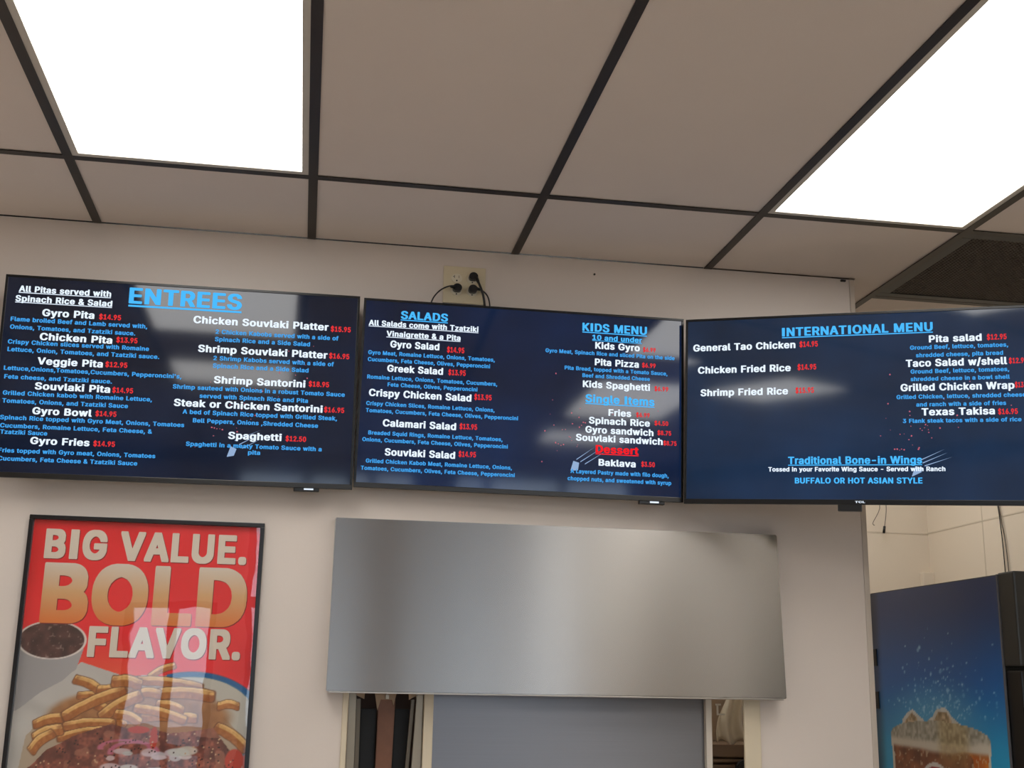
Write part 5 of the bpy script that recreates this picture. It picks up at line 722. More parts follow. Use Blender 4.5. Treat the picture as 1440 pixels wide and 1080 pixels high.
def television(pose, W, Hh, label, c0, c1, key, specks, tines, bowl, sensor):
    x, y, z, yaw, tilt, roll = pose
    M = Matrix.Rotation(yaw, 3, 'Z') @ Matrix.Rotation(tilt, 3, 'X') @ Matrix.Rotation(roll, 3, 'Y')
    # the Empty sits at the back of the set where the wall bracket holds it
    t = thing('television', label, 'television', (x, y, z), group='wall mounted menu screens', rot=M.to_euler())
    hw, hh = W / 2, Hh / 2
    bz, chin = .007, .014
    boxes('screen_surround', [(-hw, hw, -.001, .012, hh - bz, hh), (-hw, -hw + bz, -.001, .012, -hh + chin, hh - bz), (hw - bz, hw, -.001, .012, -hh + chin, hh - bz)], m_bezel, t, bevel=.0008)
    boxes('bottom_bezel', [(-hw, hw, -.002, .012, -hh, -hh + chin)], m_chin if key != 3 else m_bezel, t, bevel=.0012)
    boxes('back_housing', [(-hw + .004, hw - .004, .012, .022, -hh + .004, hh - .004), (-hw * .6, hw * .6, .022, .034, -hh * .75, hh * .35)], m_black, t, bevel=.002)
    s = boxes('screen', [(-hw + bz, hw - bz, .001, .004, -hh + chin, hh - bz)], screen_mat('screen_glow_%d' % key, c0, c1), t)
    for (tv, txt, a, b, zz, cap, col, ul) in MENU:
        if tv != key:
            continue
        a, b = a / 1000, b / 1000
        a = max(a, -hw + bz + .001); b = min(b, hw - bz - .001)
        me = text_mesh('menu_text', txt, a, b, zz / 1000, cap / 1000, .0004, underline=bool(ul))
        link('menu_text', me, TM[col], s)
    flat('fork_picture', [[(px / 1000, pz / 1000) for px, pz in bowl]] + [[(a[0] / 1000, a[1] / 1000 - .0012), (b[0] / 1000, b[1] / 1000), (a[0] / 1000, a[1] / 1000 + .0018)] for a, b in tines], .0006, m_fork, s)
    flat('speck_picture', [blob(px / 1000, pz / 1000, random.choice((.0012, .0016, .0024))) for px, pz in specks], .0008, m_speck, s)['kind'] = 'stuff'
    for kind_, (a, b, z0, z1, yy0, yy1) in sensor:
        boxes(kind_, [(a, b, yy0, yy1, z0, z1)], m_black if kind_ == 'sensor_pod' else TM['w'], t, bevel=.002 if kind_ == 'sensor_pod' else 0)
    return t
random.seed(4)
SP1 = [(357, 124), (289, 106), (319, 79), (337, 69), (344, 31), (267, 42), (81, 6), (203, -6), (223, -13), (139, -16), (150, -50), (176, -50), (220, -61), (61, -85), (207, -82), (196, -93), (142, -104), (159, -120), (92, -121), (99, -122), (106, -124), (114, -124), (121, -126), (98, -144), (161, -130), (51, -177), (296, 48), (243, 52), (311, 38), (169, -67), (137, -56), (267, -26)]
SP2 = [(92, 85), (84, 6), (78, -36), (90, -68), (64, -86), (115, -80), (124, -79), (101, -142), (57, -176), (96, -119), (104, -122), (112, -126), (119, -123), (139, -101), (143, -110), (161, -122), (165, -70), (171, -64), (182, -56), (166, -15), (141, -29), (144, -61), (163, -41), (334, -11), (398, -9), (263, -26), (198, -7), (307, 32), (333, 96), (159, -127), (135, -99), (176, -55)]
SP3 = [(96, 8), (90, -33), (153, -15), (153, -26), (101, -66), (126, -78), (137, -77), (156, -83), (155, -56), (75, -82), (179, -63), (184, -68), (190, -61), (198, -55), (200, -66), (201, -74), (230, -62), (208, -89), (149, -93), (158, -108), (173, -120), (175, -116), (111, -119), (118, -119), (124, -122), (129, -119), (136, -121), (170, -39), (193, -52), (275, -28), (305, 23), (243, 18), (277, -61), (412, -3), (310, 65), (103, 90)]
def tin(l): return [(l[0], l[1]), (l[2], l[3]), (l[4], l[5])]
television((0.2779, -0.0820, 2.3737, 0.0120, 0.0321, -0.0093), .965, .558, 'wall mounted menu screen headed ENTREES, leftmost of the three', srgb(9, 13, 24), srgb(13, 25, 47), 1, SP1,
           tin([(156, -155), (226, -122), (168, -166), (229, -130), (177, -176), (227, -147)]), [(137, -201), (146, -171), (162, -178), (156, -197)],
           [('sensor_pod', (.322, .392, -.288, -.275, .001, .02)), ('sensor_light', (.350, .376, -.284, -.280, -.0005, .001))])
television((1.2423, -0.074, 2.3803, -0.0299, 0.035, 0.0084), .9496, .5491, 'wall mounted menu screen headed SALADS and KIDS MENU, in the middle', srgb(7, 15, 33), srgb(11, 31, 64), 2, SP2,
           tin([(158, -165), (212, -125), (170, -171), (233, -127), (183, -177), (244, -136)]), [(141, -198), (149, -169), (166, -174), (163, -196)],
           [('sensor_pod', (.345, .420, -.284, -.270, .001, .02)), ('sensor_light', (.376, .402, -.280, -.2755, -.0005, .001))])
tv3 = television((2.1256, -0.3397, 2.3505, -0.4959, 0.0411, 0.035), .9409, .5441, 'menu screen headed INTERNATIONAL MENU, swung out from the wall end at right', srgb(15, 27, 44), srgb(22, 44, 72), 3, SP3,
           tin([(178, -150), (241, -120), (183, -158), (249, -129), (188, -166), (258, -142)]), [(154, -195), (164, -166), (183, -173), (179, -183)],
           [('sensor_pod', (-.042, .022, -.290, -.269, -.001, .02))])
me = text_mesh('maker_mark', 'TCL', .004, .031, -.2675, .0052, -.0028)
link('maker_mark', me, TM['w'], tv3)
# wall brackets carrying the screens (parts of each television)
def bracket(tvobj, pts, plate):
    """arm from the set's back to the wall, written in world coordinates then brought into the set's frame"""
    bpy.context.view_layer.update()
    inv = tvobj.matrix_world.inverted()
    o = tube('bracket_arm', [inv @ Vector(p) for p in pts], .012, m_black2, tvobj, sides=8, sub=1)
    me = box_mesh('bracket_plate', [plate])
    me.transform(inv)
    link('bracket_plate', me, m_black2, tvobj)
tvs = [o for o in S.objects if o.name.startswith('television')]
tvs.sort(key=lambda o: o.location.x)
for o, px in zip(tvs[:2], (0.28, 1.24)):
    bracket(o, [(px, -.038, 2.36), (px, -.004, 2.36)], (px - .1, px + .1, -.008, 0.0, 2.28, 2.46))
bracket(tvs[2], [(2.145, -.30, 2.35), (2.12, -.15, 2.35), (2.08, -.006, 2.35)], (2.03, 2.13, -.01, 0.0, 2.25, 2.45))

# ------------------------------------------------------------------ outlet and plugs
m_ivory = mat('almond_plastic', srgb(218, 204, 172), 0.4)
m_ivory2 = mat('almond_receptacle', srgb(224, 214, 190), 0.35)
ox, oz = 1.0675, 2.7395
ol = thing('wall_outlet', 'almond four-socket wall outlet above the middle screen', 'outlet', (ox, 0, oz))
oo = (ox, 0, oz)
boxes('cover_plate', [(ox - .0635, ox + .0635, -.006, 0, oz - .0575, oz + .0575)], m_ivory, ol, oo, .0015)
for rx_, rz_ in ((-.0235, .0195), (.0235, .0195), (-.0235, -.0195), (.0235, -.0195)):
    cx, cz = ox + rx_, oz + rz_
    rc = disc('receptacle', cx, cz, .0165, .0145, -.0085, -.005, m_ivory2, ol, oo, bevel=.0006)
    if rx_ < 0 and rz_ > 0:
        boxes('slot', [(cx - .008, cx - .0065, -.0090, -.0080, cz + .0, cz + .009)], m_black, rc, (0, 0, 0))
        boxes('slot', [(cx - .012, cx - .0075, -.0090, -.0080, cz + .0040, cz + .0055)], m_black, rc, (0, 0, 0))
        boxes('slot', [(cx + .0055, cx + .0070, -.0090, -.0080, cz + .0005, cz + .0085)], mat('slot_grey', srgb(120, 108, 84), .6), rc, (0, 0, 0))
        disc('ground_hole', cx, cz - .0075, .0025, .0025, -.0090, -.0080, m_black, rc, (0, 0, 0), n=12)
    else:
        disc('ground_hole', cx, cz - .0105, .0022, .0022, -.0090, -.0080, m_black, rc, (0, 0, 0), n=12)
disc('screw', ox - .0235, oz, .003, .003, -.0072, -.0055, m_ivory2, ol, oo, n=12)
disc('screw', ox + .0235, oz, .003, .003, -.0072, -.0055, m_ivory2, ol, oo, n=12)
def plug(cx, cz, cord, r, label):
    t = thing('power_plug', label, 'plug', (cx, -.009, cz), group='black plugs in the wall outlet')
    o_ = (cx, -.009, cz)
    n = 16
    poly = [(cx + .0135 * math.cos(2 * math.pi * i / n), cz + .003 + .0125 * math.sin(2 * math.pi * i / n)) for i in range(n)]
    poly = [(x, max(z, cz - .0075)) for x, z in poly]
    poly = [p for i_, p in enumerate(poly) if p != poly[i_ - 1]]
    prism('plug_head', poly, -.027, -.0091, m_black, t, o_)
    tube('strain_relief', [cord[0], Vector(cord[0]).lerp(Vector(cord[1]), .8)], (.0062, .0036), m_black, t, o_, sub=1)
    tube('cord', cord, r, m_black, t, o_)
plug(ox - .0225, oz - .0180, [(ox - .030, -.024, oz - .014), (ox - .048, -.026, oz - .013), (ox - .075, -.024, oz - .028), (ox - .095, -.022, oz - .055), (ox - .104, -.02, oz - .09)], .0021, 'black plug in the lower left socket with its thin cord curving left')
plug(ox + .0250, oz + .0205, [(ox + .033, -.026, oz + .019), (ox + .042, -.036, oz - .006), (ox + .054, -.036, oz - .04), (ox + .064, -.022, oz - .09)], .0036, 'black plug in the upper right socket with a thick cord hanging down')
plug(ox + .0245, oz - .0185, [(ox + .031, -.024, oz - .013), (ox + .050, -.024, oz - .018), (ox + .068, -.022, oz - .034), (ox + .076, -.02, oz - .06), (ox + .076, -.018, oz - .09)], .0022, 'black plug in the lower right socket with a thin cord curving right')

nl = disc('nail', 1.4677, 2.8051, .003, .003, -.004, 0, m_black2, n=10)
tag(nl, 'tiny dark nail head in the wall right of the outlet', 'nail')
ck = boxes('wall_clip', [(2.268, 2.284, -.008, 0, H - .009, H - .003)], m_black2, bevel=.001)
tag(ck, 'tiny dark clip where the wall meets the ceiling near its right end', 'clip')

# ------------------------------------------------------------------ stainless hood panel
hd = thing('stainless_hood', 'wide brushed stainless steel hood panel below the menu screens', 'hood panel', (1.375, 0, 1.557))
ho = (1.375, 0, 1.557)
def hood_plate(name, x0, x1, xb0, xb1, z0, z1, yt, yb, th, m, bevel):
    bm = bmesh.new()
    v = [bm.verts.new(p) for p in ((xb0, yb, z0), (xb1, yb, z0), (xb1, yb + th, z0), (xb0, yb + th, z0), (x0, yt, z1), (x1, yt, z1), (x1, yt + th, z1), (x0, yt + th, z1))]
    for f_ in ((0, 3, 2, 1), (4, 5, 6, 7), (0, 1, 5, 4), (1, 2, 6, 5), (2, 3, 7, 6), (3, 0, 4, 7)):
        bm.faces.new([v[i] for i in f_])
    bmesh.ops.bevel(bm, geom=bm.edges[:], offset=bevel, segments=2, affect='EDGES')
    me = bpy.data.meshes.new(name); bm.to_mesh(me); bm.free()
    return link(name, me, m, hd, ho)
hx0, hx1, hz0, hz1 = .7195, 2.015, 1.556, 2.0235
hood_plate('front_panel', hx0 + .004, hx1 - .003, hx0 + .001, hx1 + .003, hz0, hz1, -.040, -.058, .018, m_steel, .002)
boxes('side_return', [(hx0 + .002, hx0 + .008, -.036, 0, hz0 + .002, hz1 - .002), (hx1 - .010, hx1 - .004, -.036, 0, hz0 + .002, hz1 - .002)], m_edge, hd, ho)
boxes('top_flange', [(hx0 + .004, hx1 - .004, -.034, 0, hz1 - .001, hz1 + .0015)], m_edge, hd, ho)
boxes('bottom_lip', [(hx0 + .006, hx1 - .006, -.0585, -.038, hz0 - .0045, hz0 - .0005)], m_edge, hd, ho, .001)

# ------------------------------------------------------------------ pass-through opening below the hood
ps = thing('window_4', kind='structure', loc=(OX0, 0, OZ0))
po = (OX0, 0, OZ0)
boxes('jamb', [(OX0, .783, -.006, .13, OZ0, OZ1 - .01)], m_trim, ps, po, .002)
boxes('jamb', [(1.908, OX1 + .003, -.006, .004, OZ0, OZ1 - .01)], m_trim, ps, po, .003)
boxes('window_sill', [(OX0 - .02, OX1 + .02, -.03, .14, OZ0 - .03, OZ0)], m_trim, ps, po, .003)
# steel divider in the opening
dv = thing('steel_divider', 'blue-grey stainless steel divider filling the middle of the serving opening', 'divider', (1.41, .06, OZ0))
do = (1.41, .06, OZ0)
boxes('sheet', [(1.018, 1.800, .030, .040, OZ0, OZ1 - .01)], m_steel2, dv, do)
boxes('edge_post', [(.992, 1.018, .010, .09, OZ0, OZ1 - .01)], m_trim, dv, do, .002, label='cream painted edge post at left')
boxes('edge_post', [(1.800, 1.818, .010, .09, OZ0, OZ1 - .01)], mat('pale_post', srgb(206, 196, 182), .5), dv, do, .002, label='pale narrow edge post at right')
# tall cabinet seen in the left bay
m_brown = mat('copper_brown', srgb(134, 88, 62), 0.5, noise=(60, .15))
m_brdark = mat('dark_brown', srgb(58, 38, 27), 0.6)
m_beige = mat('beige_fabric', srgb(178, 152, 126), 0.7)
cb = thing('tall_cabinet', 'open metal cabinet with two black panels around a copper brown post, left of the divider', 'cabinet', (.888, .14, 0))
cbo = (.888, .14, 0)
prism('side_panel', [(.786, OZ0), (.7865, 1.62), (.806, 1.62), (.806, 1.53), (.810, OZ0)], .03, .05, m_galv, cb, cbo, bevel=.001)
prism('side_panel', [(.990, OZ0), (.990, 1.62), (.974, 1.62), (.972, 1.53), (.955, OZ0)], .03, .05, m_galv, cb, cbo, bevel=.001)
prism('inner_strip', [(.812, OZ0), (.8085, 1.535), (.8195, 1.535), (.824, OZ0)], .055, .075, mat('strip_bronze', srgb(104, 92, 76), .4, metal=.5), cb, cbo)
prism('inner_strip', [(.946, OZ0), (.969, 1.535), (.960, 1.535), (.936, OZ0)], .055, .075, bpy.data.materials['strip_bronze'], cb, cbo)
boxes('back_panel', [(.80, .985, .19, .20, 0, 1.66)], m_brdark, cb, cbo)
prism('black_panel', [(.826, OZ0), (.824, 1.508), (.868, 1.508), (.866, OZ0)], .12, .14, m_black2, cb, cbo, bevel=.003)
prism('black_panel', [(.914, OZ0), (.918, 1.508), (.962, 1.508), (.945, OZ0)], .12, .14, m_black2, cb, cbo, bevel=.003)
prism('center_post', [(.868, OZ0), (.871, 1.535), (.918, 1.535), (.910, OZ0)], .09, .11, m_brown, cb, cbo, label='copper brown post', bevel=.002)
prism('top_bracket', [(.868, 1.504), (.845, 1.63), (.938, 1.63), (.912, 1.518), (.908, 1.534), (.876, 1.534)], .076, .088, m_beige, cb, cbo)
prism('corner_flap', [(.806, 1.545), (.806, 1.63), (.834, 1.63), (.829, 1.535)], .052, .06, m_beige, cb, cbo)
prism('corner_flap', [(.972, 1.545), (.972, 1.63), (.946, 1.63), (.953, 1.535)], .052, .06, m_beige, cb, cbo)
boxes('hook', [(.8915, .8945, .066, .075, 1.54, 1.64), (.889, .898, .062, .075, 1.536, 1.548)], mat('white_metal', srgb(226, 222, 212), .4), cb, cbo, .0008)
# things in the kitchen seen through the right bay
def sheet_mesh(name, x0, x1, z0, z1, y, amp, nx=26, nz=16):
    vs, fs = [], []
    for j in range(nz):
        for i in range(nx):
            u, v = i / (nx - 1), j / (nz - 1)
            spread = 0.55 + 0.45 * (1 - v)
            x = x1 - (x1 - x0) * (1 - u) * spread - 0.01 * math.sin(5 * v)
            vs.append((x, y + amp * math.sin(11 * u + 3 * v) * (1.1 - v * .7), z0 + (z1 - z0) * v + .012 * math.sin(9 * u) * (1 - v)))
    for j in range(nz - 1):
        for i in range(nx - 1):
            a = j * nx + i
            fs.append((a, a + 1, a + nx + 1, a + nx))
    me = bpy.data.meshes.new(name)
    me.from_pydata(vs, [], fs)
    for p in me.polygons:
        p.use_smooth = True
    return me
m_cloth = mat('pale_cloth', srgb(226, 214, 188), 0.5)
m_cloth.node_tree.nodes['Principled BSDF'].inputs['Transmission Weight'].default_value = 0.0
clo = link('hanging_sheet', sheet_mesh('hanging_sheet', 2.035, 2.13, 1.405, 1.60, .60, .012), m_cloth)
so = clo.modifiers.new('thick', 'SOLIDIFY'); so.thickness = .002
tag(clo, 'pale cream sheet hanging above the slatted rack in the right bay of the opening', 'sheet')
rk = thing('slatted_rack', 'brown slatted rack in the right bay of the serving opening', 'rack', (2.1, .7, 0))
rko = (2.1, .7, 0)
m_rack = mat('rack_brown', srgb(128, 104, 80), .5)
boxes('rack_frame', [(1.98, 2.24, .57, .585, 1.362, 1.400), (1.98, 1.995, .585, .85, 0, 1.40), (2.225, 2.24, .585, .85, 0, 1.40), (1.98, 2.24, .84, .85, 0, 1.40), (1.98, 2.24, .585, .85, 1.385, 1.40)], m_rack, rk, rko)
for k in range(8):
    z = 1.350 - k * .018
    boxes('slat', [(1.995, 2.225, .575, .60, z - .005, z + .004)], m_rack, rk, rko)
kn = disc('black_lid', 2.110, 1.325, .035, .030, .53, .555, m_black2, n=24, bevel=.004)
tag(kn, 'round black lid in front of the slatted rack, at the bottom of the right bay', 'lid')
kh = boxes('tape_strip', [(2.030, 2.058, .588, .590, 1.494, 1.499), (2.030, 2.036, .588, .590, 1.499, 1.53), (2.026, 2.045, .588, .590, 1.525, 1.531)], mat('white_plastic', srgb(236, 230, 216), .4))
tag(kh, 'small white bent wire hook at the left of the right bay', 'hook')
pb = boxes('pegboard_panel', [(1.90, 2.30, .86, .88, 1.0, 2.1)], mat('kitchen_board', srgb(188, 166, 138), .6, noise=(8, .1)))
tag(pb, 'tan board behind the hanging sheet in the right bay', 'board')

# ------------------------------------------------------------------ poster
PX, PZ = .2192, 1.54
pt_ = thing('framed_poster', 'framed red food poster reading BIG VALUE BOLD FLAVOR, below the left screen', 'poster', (PX, 0, PZ))
ppo = (0, 0, 0)
fw, fh, ft = .3105, .4625, .0115
boxes('poster_frame', [(-fw, fw, -.020, 0, fh - ft, fh), (-fw, fw, -.020, 0, -fh, -fh + ft), (-fw, -fw + ft, -.020, 0, -fh + ft, fh - ft), (fw - ft, fw, -.020, 0, -fh + ft, fh - ft)], mat('black_frame', srgb(24, 20, 20), .3), pt_, bevel=.0015)
PW, PH = fw - ft, fh - ft
NX, NY = 300, 450
xs = np.linspace(-PW, PW, NX)[None, :] * 1000
zs = np.linspace(PH, -PH, NY)[:, None] * 1000
Xg, Zg = np.broadcast_to(xs, (NY, NX)).copy(), np.broadcast_to(zs, (NY, NX)).copy()
n1 = vnoise((NY, NX), 30); n2 = vnoise((NY, NX), 8); n3 = vnoise((NY, NX), 3); n4 = vnoise((NY, NX), 60)
img = np.zeros((NY, NX, 3))
img[:] = (236, 38, 40)
img += ((n4 - .5) * 16)[..., None]
gl = np.clip((150 - Zg) / 150, 0, 1) * np.clip((150 - Xg) / 200, 0, 1)
img += gl[..., None] * np.array([6, 70, 18])
def blend(mask, col):
    global img
    m_ = np.clip(mask, 0, 1)[..., None]
    img = img * (1 - m_) + np.asarray(col, float) * m_
def inpoly(poly):
    inside = np.zeros(Xg.shape, bool)
    n_ = len(poly)
    for i in range(n_):
        x1_, z1_ = poly[i]; x2_, z2_ = poly[(i + 1) % n_]
        if z1_ == z2_:
            continue
        c_ = ((z1_ > Zg) != (z2_ > Zg)) & (Xg < (x2_ - x1_) * (Zg - z1_) / (z2_ - z1_) + x1_)
        inside ^= c_
    return inside.astype(float)
def ell(cx, cz, rx, rz): return np.sqrt(((Xg - cx) / rx) ** 2 + ((Zg - cz) / rz) ** 2)
def ss(a, b, v): t_ = np.clip((v - a) / (b - a), 0, 1); return t_ * t_ * (3 - 2 * t_)
# far plate rim at right
d_ = ell(150, -70, 190, 128)
blend(((d_ < 1.0) & (Xg > 60)), (150, 158, 150)); blend(ss(.07, .03, np.abs(d_ - .96)) * (Xg > 80), (20, 96, 150))
blend((d_ < .9) & (Xg > 60), (196, 190, 176))
# tray paper
tray = inpoly([(-320, -95), (-320, 40), (-250, 10), (-216, 19), (-180, 48), (-142, 79), (-80, 60), (-23, 43), (40, 50), (70, 30), (120, -20), (260, -90), (300, -200), (300, -470), (-320, -470)])
tc_ = np.stack([205 - 18 * n1, 200 - 18 * n1, 192 - 18 * n1], -1)
blend(tray, tc_)
blend(tray * ss(30, 0, np.abs(Zg + 60 + .5 * (Xg + 200))) * .25, (150, 146, 140))
blend(inpoly([(-285, -300), (-262, -110), (-200, -40), (-120, -10), (0, 20), (200, -20), (300, -120), (300, -470), (-285, -470)]) * .55, (170, 140, 104))
# sauce cup
cup = inpoly([(-320, 150), (-136, 140), (-140, 110), (-153, 61), (-185, 30), (-238, -1), (-285, -42), (-320, -62)])
blend(cup, np.stack([172 + .09 * (Xg + 150) , 168 + .09 * (Xg + 150), 166 + .09 * (Xg + 150)], -1))
e_ = ell(-222, 134, 88, 50)
blend(ss(1.02, .99, e_), (226, 216, 206)); blend(ss(.95, .92, e_), np.stack([62 + 40 * n2, 40 + 26 * n2, 34 + 24 * n2], -1))
blend(ss(.95, .92, e_) * (n3 > .86) * .5, (190, 170, 160))
# fries: long capsules with a lit upper flank
FR = [(96, 73, 38, 44, 9), (-139, -7, -78, -14, 9), (-150, 33, -90, 6, 12), (-90, 9, -29, 2, 10), (8, 33, 168, 18, 12), (62, 1, 200, -4, 15), (223, -29, 269, -29, 11), (30, -60, 160, -62, 13), (-90, -30, -20, -80, 12),
      (64, -27, 126, -41, 11), (11, -2, 62, -1, 13), (-240, -81, -167, -65, 12), (-30, 7, -168, -60, 14), (-52, 30, 9, 23, 15), (-74, -59, 12, -7, 16), (9, -38, 133, -66, 12), (-39, -53, 18, -73, 12),
      (-165, -85, -47, -78, 12), (222, -85, 297, -135, 14), (-177, -115, -61, -94, 10), (-236, -115, -179, -95, 15), (-242, -145, -198, -105, 13)]
blend(ss(1.1, .9, ell(20, -60, 230, 75)), np.stack([150 + 30 * n2, 100 + 26 * n2, 58 + 20 * n2], -1))
for k, (ax, az, bx_, bz_, r_) in enumerate(FR):
    dx, dz = bx_ - ax, bz_ - az
    L2 = dx * dx + dz * dz
    t_ = np.clip(((Xg - ax) * dx + (Zg - az) * dz) / L2, 0, 1)
    px_, pz_ = ax + t_ * dx, az + t_ * dz + 5 * np.sin(t_ * 3.1)
    L_ = math.sqrt(L2)
    al = ((Xg - ax) * dx + (Zg - az) * dz) / L_
    q_ = np.hypot(Xg - px_, Zg - pz_) * np.sign(Zg - pz_ + 1e-6)
    q_ = ((Zg - az) * dx - (Xg - ax) * dz) / L_ * (1 if dx > 0 else -1) - 6 * np.sin(t_ * 3.1) + (n2 - .5) * 2
    ov = np.maximum(np.abs(q_) / r_, (np.abs(al - L_ / 2) - L_ / 2 - r_ * .2) / r_ + .75)
    ov = (np.clip(np.abs(q_) / r_, 0, None) ** 5 + np.clip((np.abs(al - L_ / 2)) / (L_ / 2 + r_ * .55), 0, None) ** 14) ** (1 / 5)
    fac = ss(.05, .3, q_ / r_)
    base = np.stack([176 + 54 * fac, 108 + 72 * fac, 50 + 58 * fac], -1) + ((n3 - .5) * 26 + (n1 - .5) * 26)[..., None]
    blend(ss(1.25, 1.0, ov), (118, 70, 38)); blend(ss(1.03, .93, ov), base)
    blend(ss(1.03, .93, ov) * ss(.68, 1.0, np.abs(2 * t_ - 1)) * .5 * (n2 > .35), (150, 84, 42))
    blend(ss(1.0, .93, ov) * ss(.16, .05, np.abs(q_ / r_ - .82)) * .5, (248, 214, 150))
# meat heap, onion, white sauce, tomato
meat = inpoly([(-250, -190), (-238, -180), (-208, -145), (-175, -128), (-143, -109), (-95, -92), (-52, -78), (0, -90), (49, -88), (100, -100), (150, -95), (211, -85), (256, -140), (290, -186), (298, -260), (210, -330), (0, -350), (-190, -310), (-260, -240)])
mc = np.stack([88 + 96 * n3 * n2 + 36 * n2, 46 + 62 * n3 * n2 + 18 * n2, 36 + 50 * n3 * n2 + 12 * n2], -1)
blend(meat, mc)
blend(meat * (vnoise((NY, NX), 12) > .72) * .6, (176, 116, 92))
for (cx, cz, rx, rz) in ((12, -150, 66, 30), (-10, -138, 70, 22)):
    e_ = ell(cx, cz, rx, rz); blend(ss(.16, .06, np.abs(e_ - .9)) * (Zg > cz - 4), (190, 104, 124))
for k in range(26):
    cx, cz = rng.uniform(-70, 150), rng.uniform(-215, -140)
    blend(ss(1, .7, ell(cx, cz, rng.uniform(12, 34), rng.uniform(6, 14))) * .85, (222 - rng.uniform(0, 24), 214 - rng.uniform(0, 24), 198))
for (cx, cz, rx, rz) in ((271, -168, 26, 32), (60, -112, 11, 30), (20, -92, 30, 10)):
    e_ = ell(cx, cz, rx, rz); blend(ss(1, .85, e_), (196, 46 + 20, 42))
for k in range(420):
    a_ = rng.uniform(-240, 290); b_ = rng.uniform(-300, -100)
    i_, j_ = int((PH * 1000 - b_) / (2000 * PH) * NY), int((a_ + PW * 1000) / (2000 * PW) * NX)
    if 1 < i_ < NY - 2 and 1 < j_ < NX - 2 and meat[i_, j_]:
        img[i_:i_ + 2, j_:j_ + 2] = rng.choice([(60, 30, 22), (206, 166, 128), (110, 50, 36), (40, 24, 20)])
me = print_grid('print_sheet', 0, 0, NX, NY, img, lambda U, V: (-PW + 2 * PW * U, U * 0 - .0060, -PH + 2 * PH * V))
link('print_sheet', me, attr_mat('poster_print', .4), pt_, label='red print of fries, meat and a sauce cup')
boxes('backing_board', [(-PW, PW, -.0055, -.001, -PH, PH)], m_black2, pt_)
m_pl = mat('poster_letters', srgb(222, 210, 192), .45)
m_pb = mat('poster_letters_gradient', srgb(222, 210, 192), .45)
_n = m_pb.node_tree.nodes; _l = m_pb.node_tree.links
_tc = _n.new('ShaderNodeTexCoord'); _sp = _n.new('ShaderNodeSeparateXYZ'); _mr = _n.new('ShaderNodeMapRange'); _cr = _n.new('ShaderNodeValToRGB')
_mr.inputs['From Min'].default_value = .187; _mr.inputs['From Max'].default_value = .337
_cr.color_ramp.elements[0].color = srgb(226, 128, 58); _cr.color_ramp.elements[1].color = srgb(220, 208, 190)
_cr.color_ramp.elements.new(.5).color = srgb(218, 172, 120)
_l.new(_tc.outputs['Object'], _sp.inputs[0]); _l.new(_sp.outputs[2], _mr.inputs['Value']); _l.new(_mr.outputs[0], _cr.inputs[0]); _l.new(_cr.outputs[0], _n['Principled BSDF'].inputs['Base Color'])
m_sh = mat('poster_letter_shadow_print', srgb(140, 24, 24), .5)
def plet(s, x0, x1, z, cap, m, sp=0):
    a = text_mesh('lettering', s, x0 + .002, x1 + .002, z - .0022, cap, -.0062, fine=True, track=sp)
    link('lettering_shade', a, m_sh, pt_)
    b = text_mesh('lettering', s, x0, x1, z, cap, -.0066, fine=True, track=sp)
    link('lettering', b, m, pt_)
plet('BIG VALUE.', -.266, .266, .3525, .0735, m_pl, 0)
plet('BOLD', -.260, .275, .187, .147, m_pb, -15)
plet('FLAVOR.', -.130, .267, .097, .074, m_pl, 0)
boxes('acrylic_pane', [(-PW, PW, -.0130, -.0110, -PH, PH)], m_glass, pt_)

# ------------------------------------------------------------------ beverage cooler
CX = 2.712
cl = thing('beverage_cooler', 'tall black drinks cooler with a blue iced soda picture on its side', 'cooler', (3.03, .38, 0))
clo_ = (3.03, .38, 0)
m_cool = mat('cooler_black', srgb(42, 42, 40), .4)
CH = 1.932
boxes('cabinet', [(CX, 3.35, -.03, .825, .12, CH)], m_cool, cl, clo_, .003)
boxes('base', [(CX + .02, 3.33, 0.0, .80, 0, .12)], m_black2, cl, clo_)
boxes('header', [(CX, 3.35, -.118, -.032, 1.66, CH + .004)], m_cool, cl, clo_, .006)
dr = boxes('door', [(CX + .004, CX + .06, -.112, -.034, .16, 1.648), (3.29, 3.346, -.112, -.034, .16, 1.648), (CX + .06, 3.29, -.112, -.034, 1.58, 1.648), (CX + .06, 3.29, -.112, -.034, .16, .22)], m_black, cl, clo_, .004)
boxes('door_glass', [(CX + .055, 3.295, -.085, -.075, .215, 1.585)], mat('dark_glass', srgb(18, 20, 20), .06), dr, (0, 0, 0))
boxes('handle', [(3.22, 3.24, -.155, -.135, .8, 1.3), (3.22, 3.24, -.136, -.112, .8, .82), (3.22, 3.24, -.136, -.112, 1.28, 1.3)], m_black, dr, (0, 0, 0), .003)
for z in (1.55, 1.70, .4):
    boxes('hinge', [(CX - .006, CX + .0, .79, .822, z - .03, z + .03)], m_black2, cl, clo_, .002)
NX2, NY2 = 170, 380
yy = np.linspace(822, -28, NX2)[None, :]
zz = np.linspace(1928, 140, NY2)[:, None]
Xg, Zg = np.broadcast_to(yy, (NY2, NX2)).copy(), np.broadcast_to(zz, (NY2, NX2)).copy()
n1 = vnoise((NY2, NX2), 20); n2 = vnoise((NY2, NX2), 5); n3 = vnoise((NY2, NX2), 2.2)
img = np.zeros((NY2, NX2, 3))
k0 = ss(1930, 1380, Zg)
top_, mid_, bot_ = np.array([44, 62, 104.]), np.array([22, 96, 168.]), np.array([44, 160, 208.])
t1 = ss(1900, 1560, Zg)[..., None]; t2 = ss(1640, 1360, Zg)[..., None]
img = top_ * (1 - t1) + mid_ * t1
img = img * (1 - t2) + bot_ * t2
vig = (ss(822, 740, Xg) * .5 + .5)[..., None]
img = img * vig
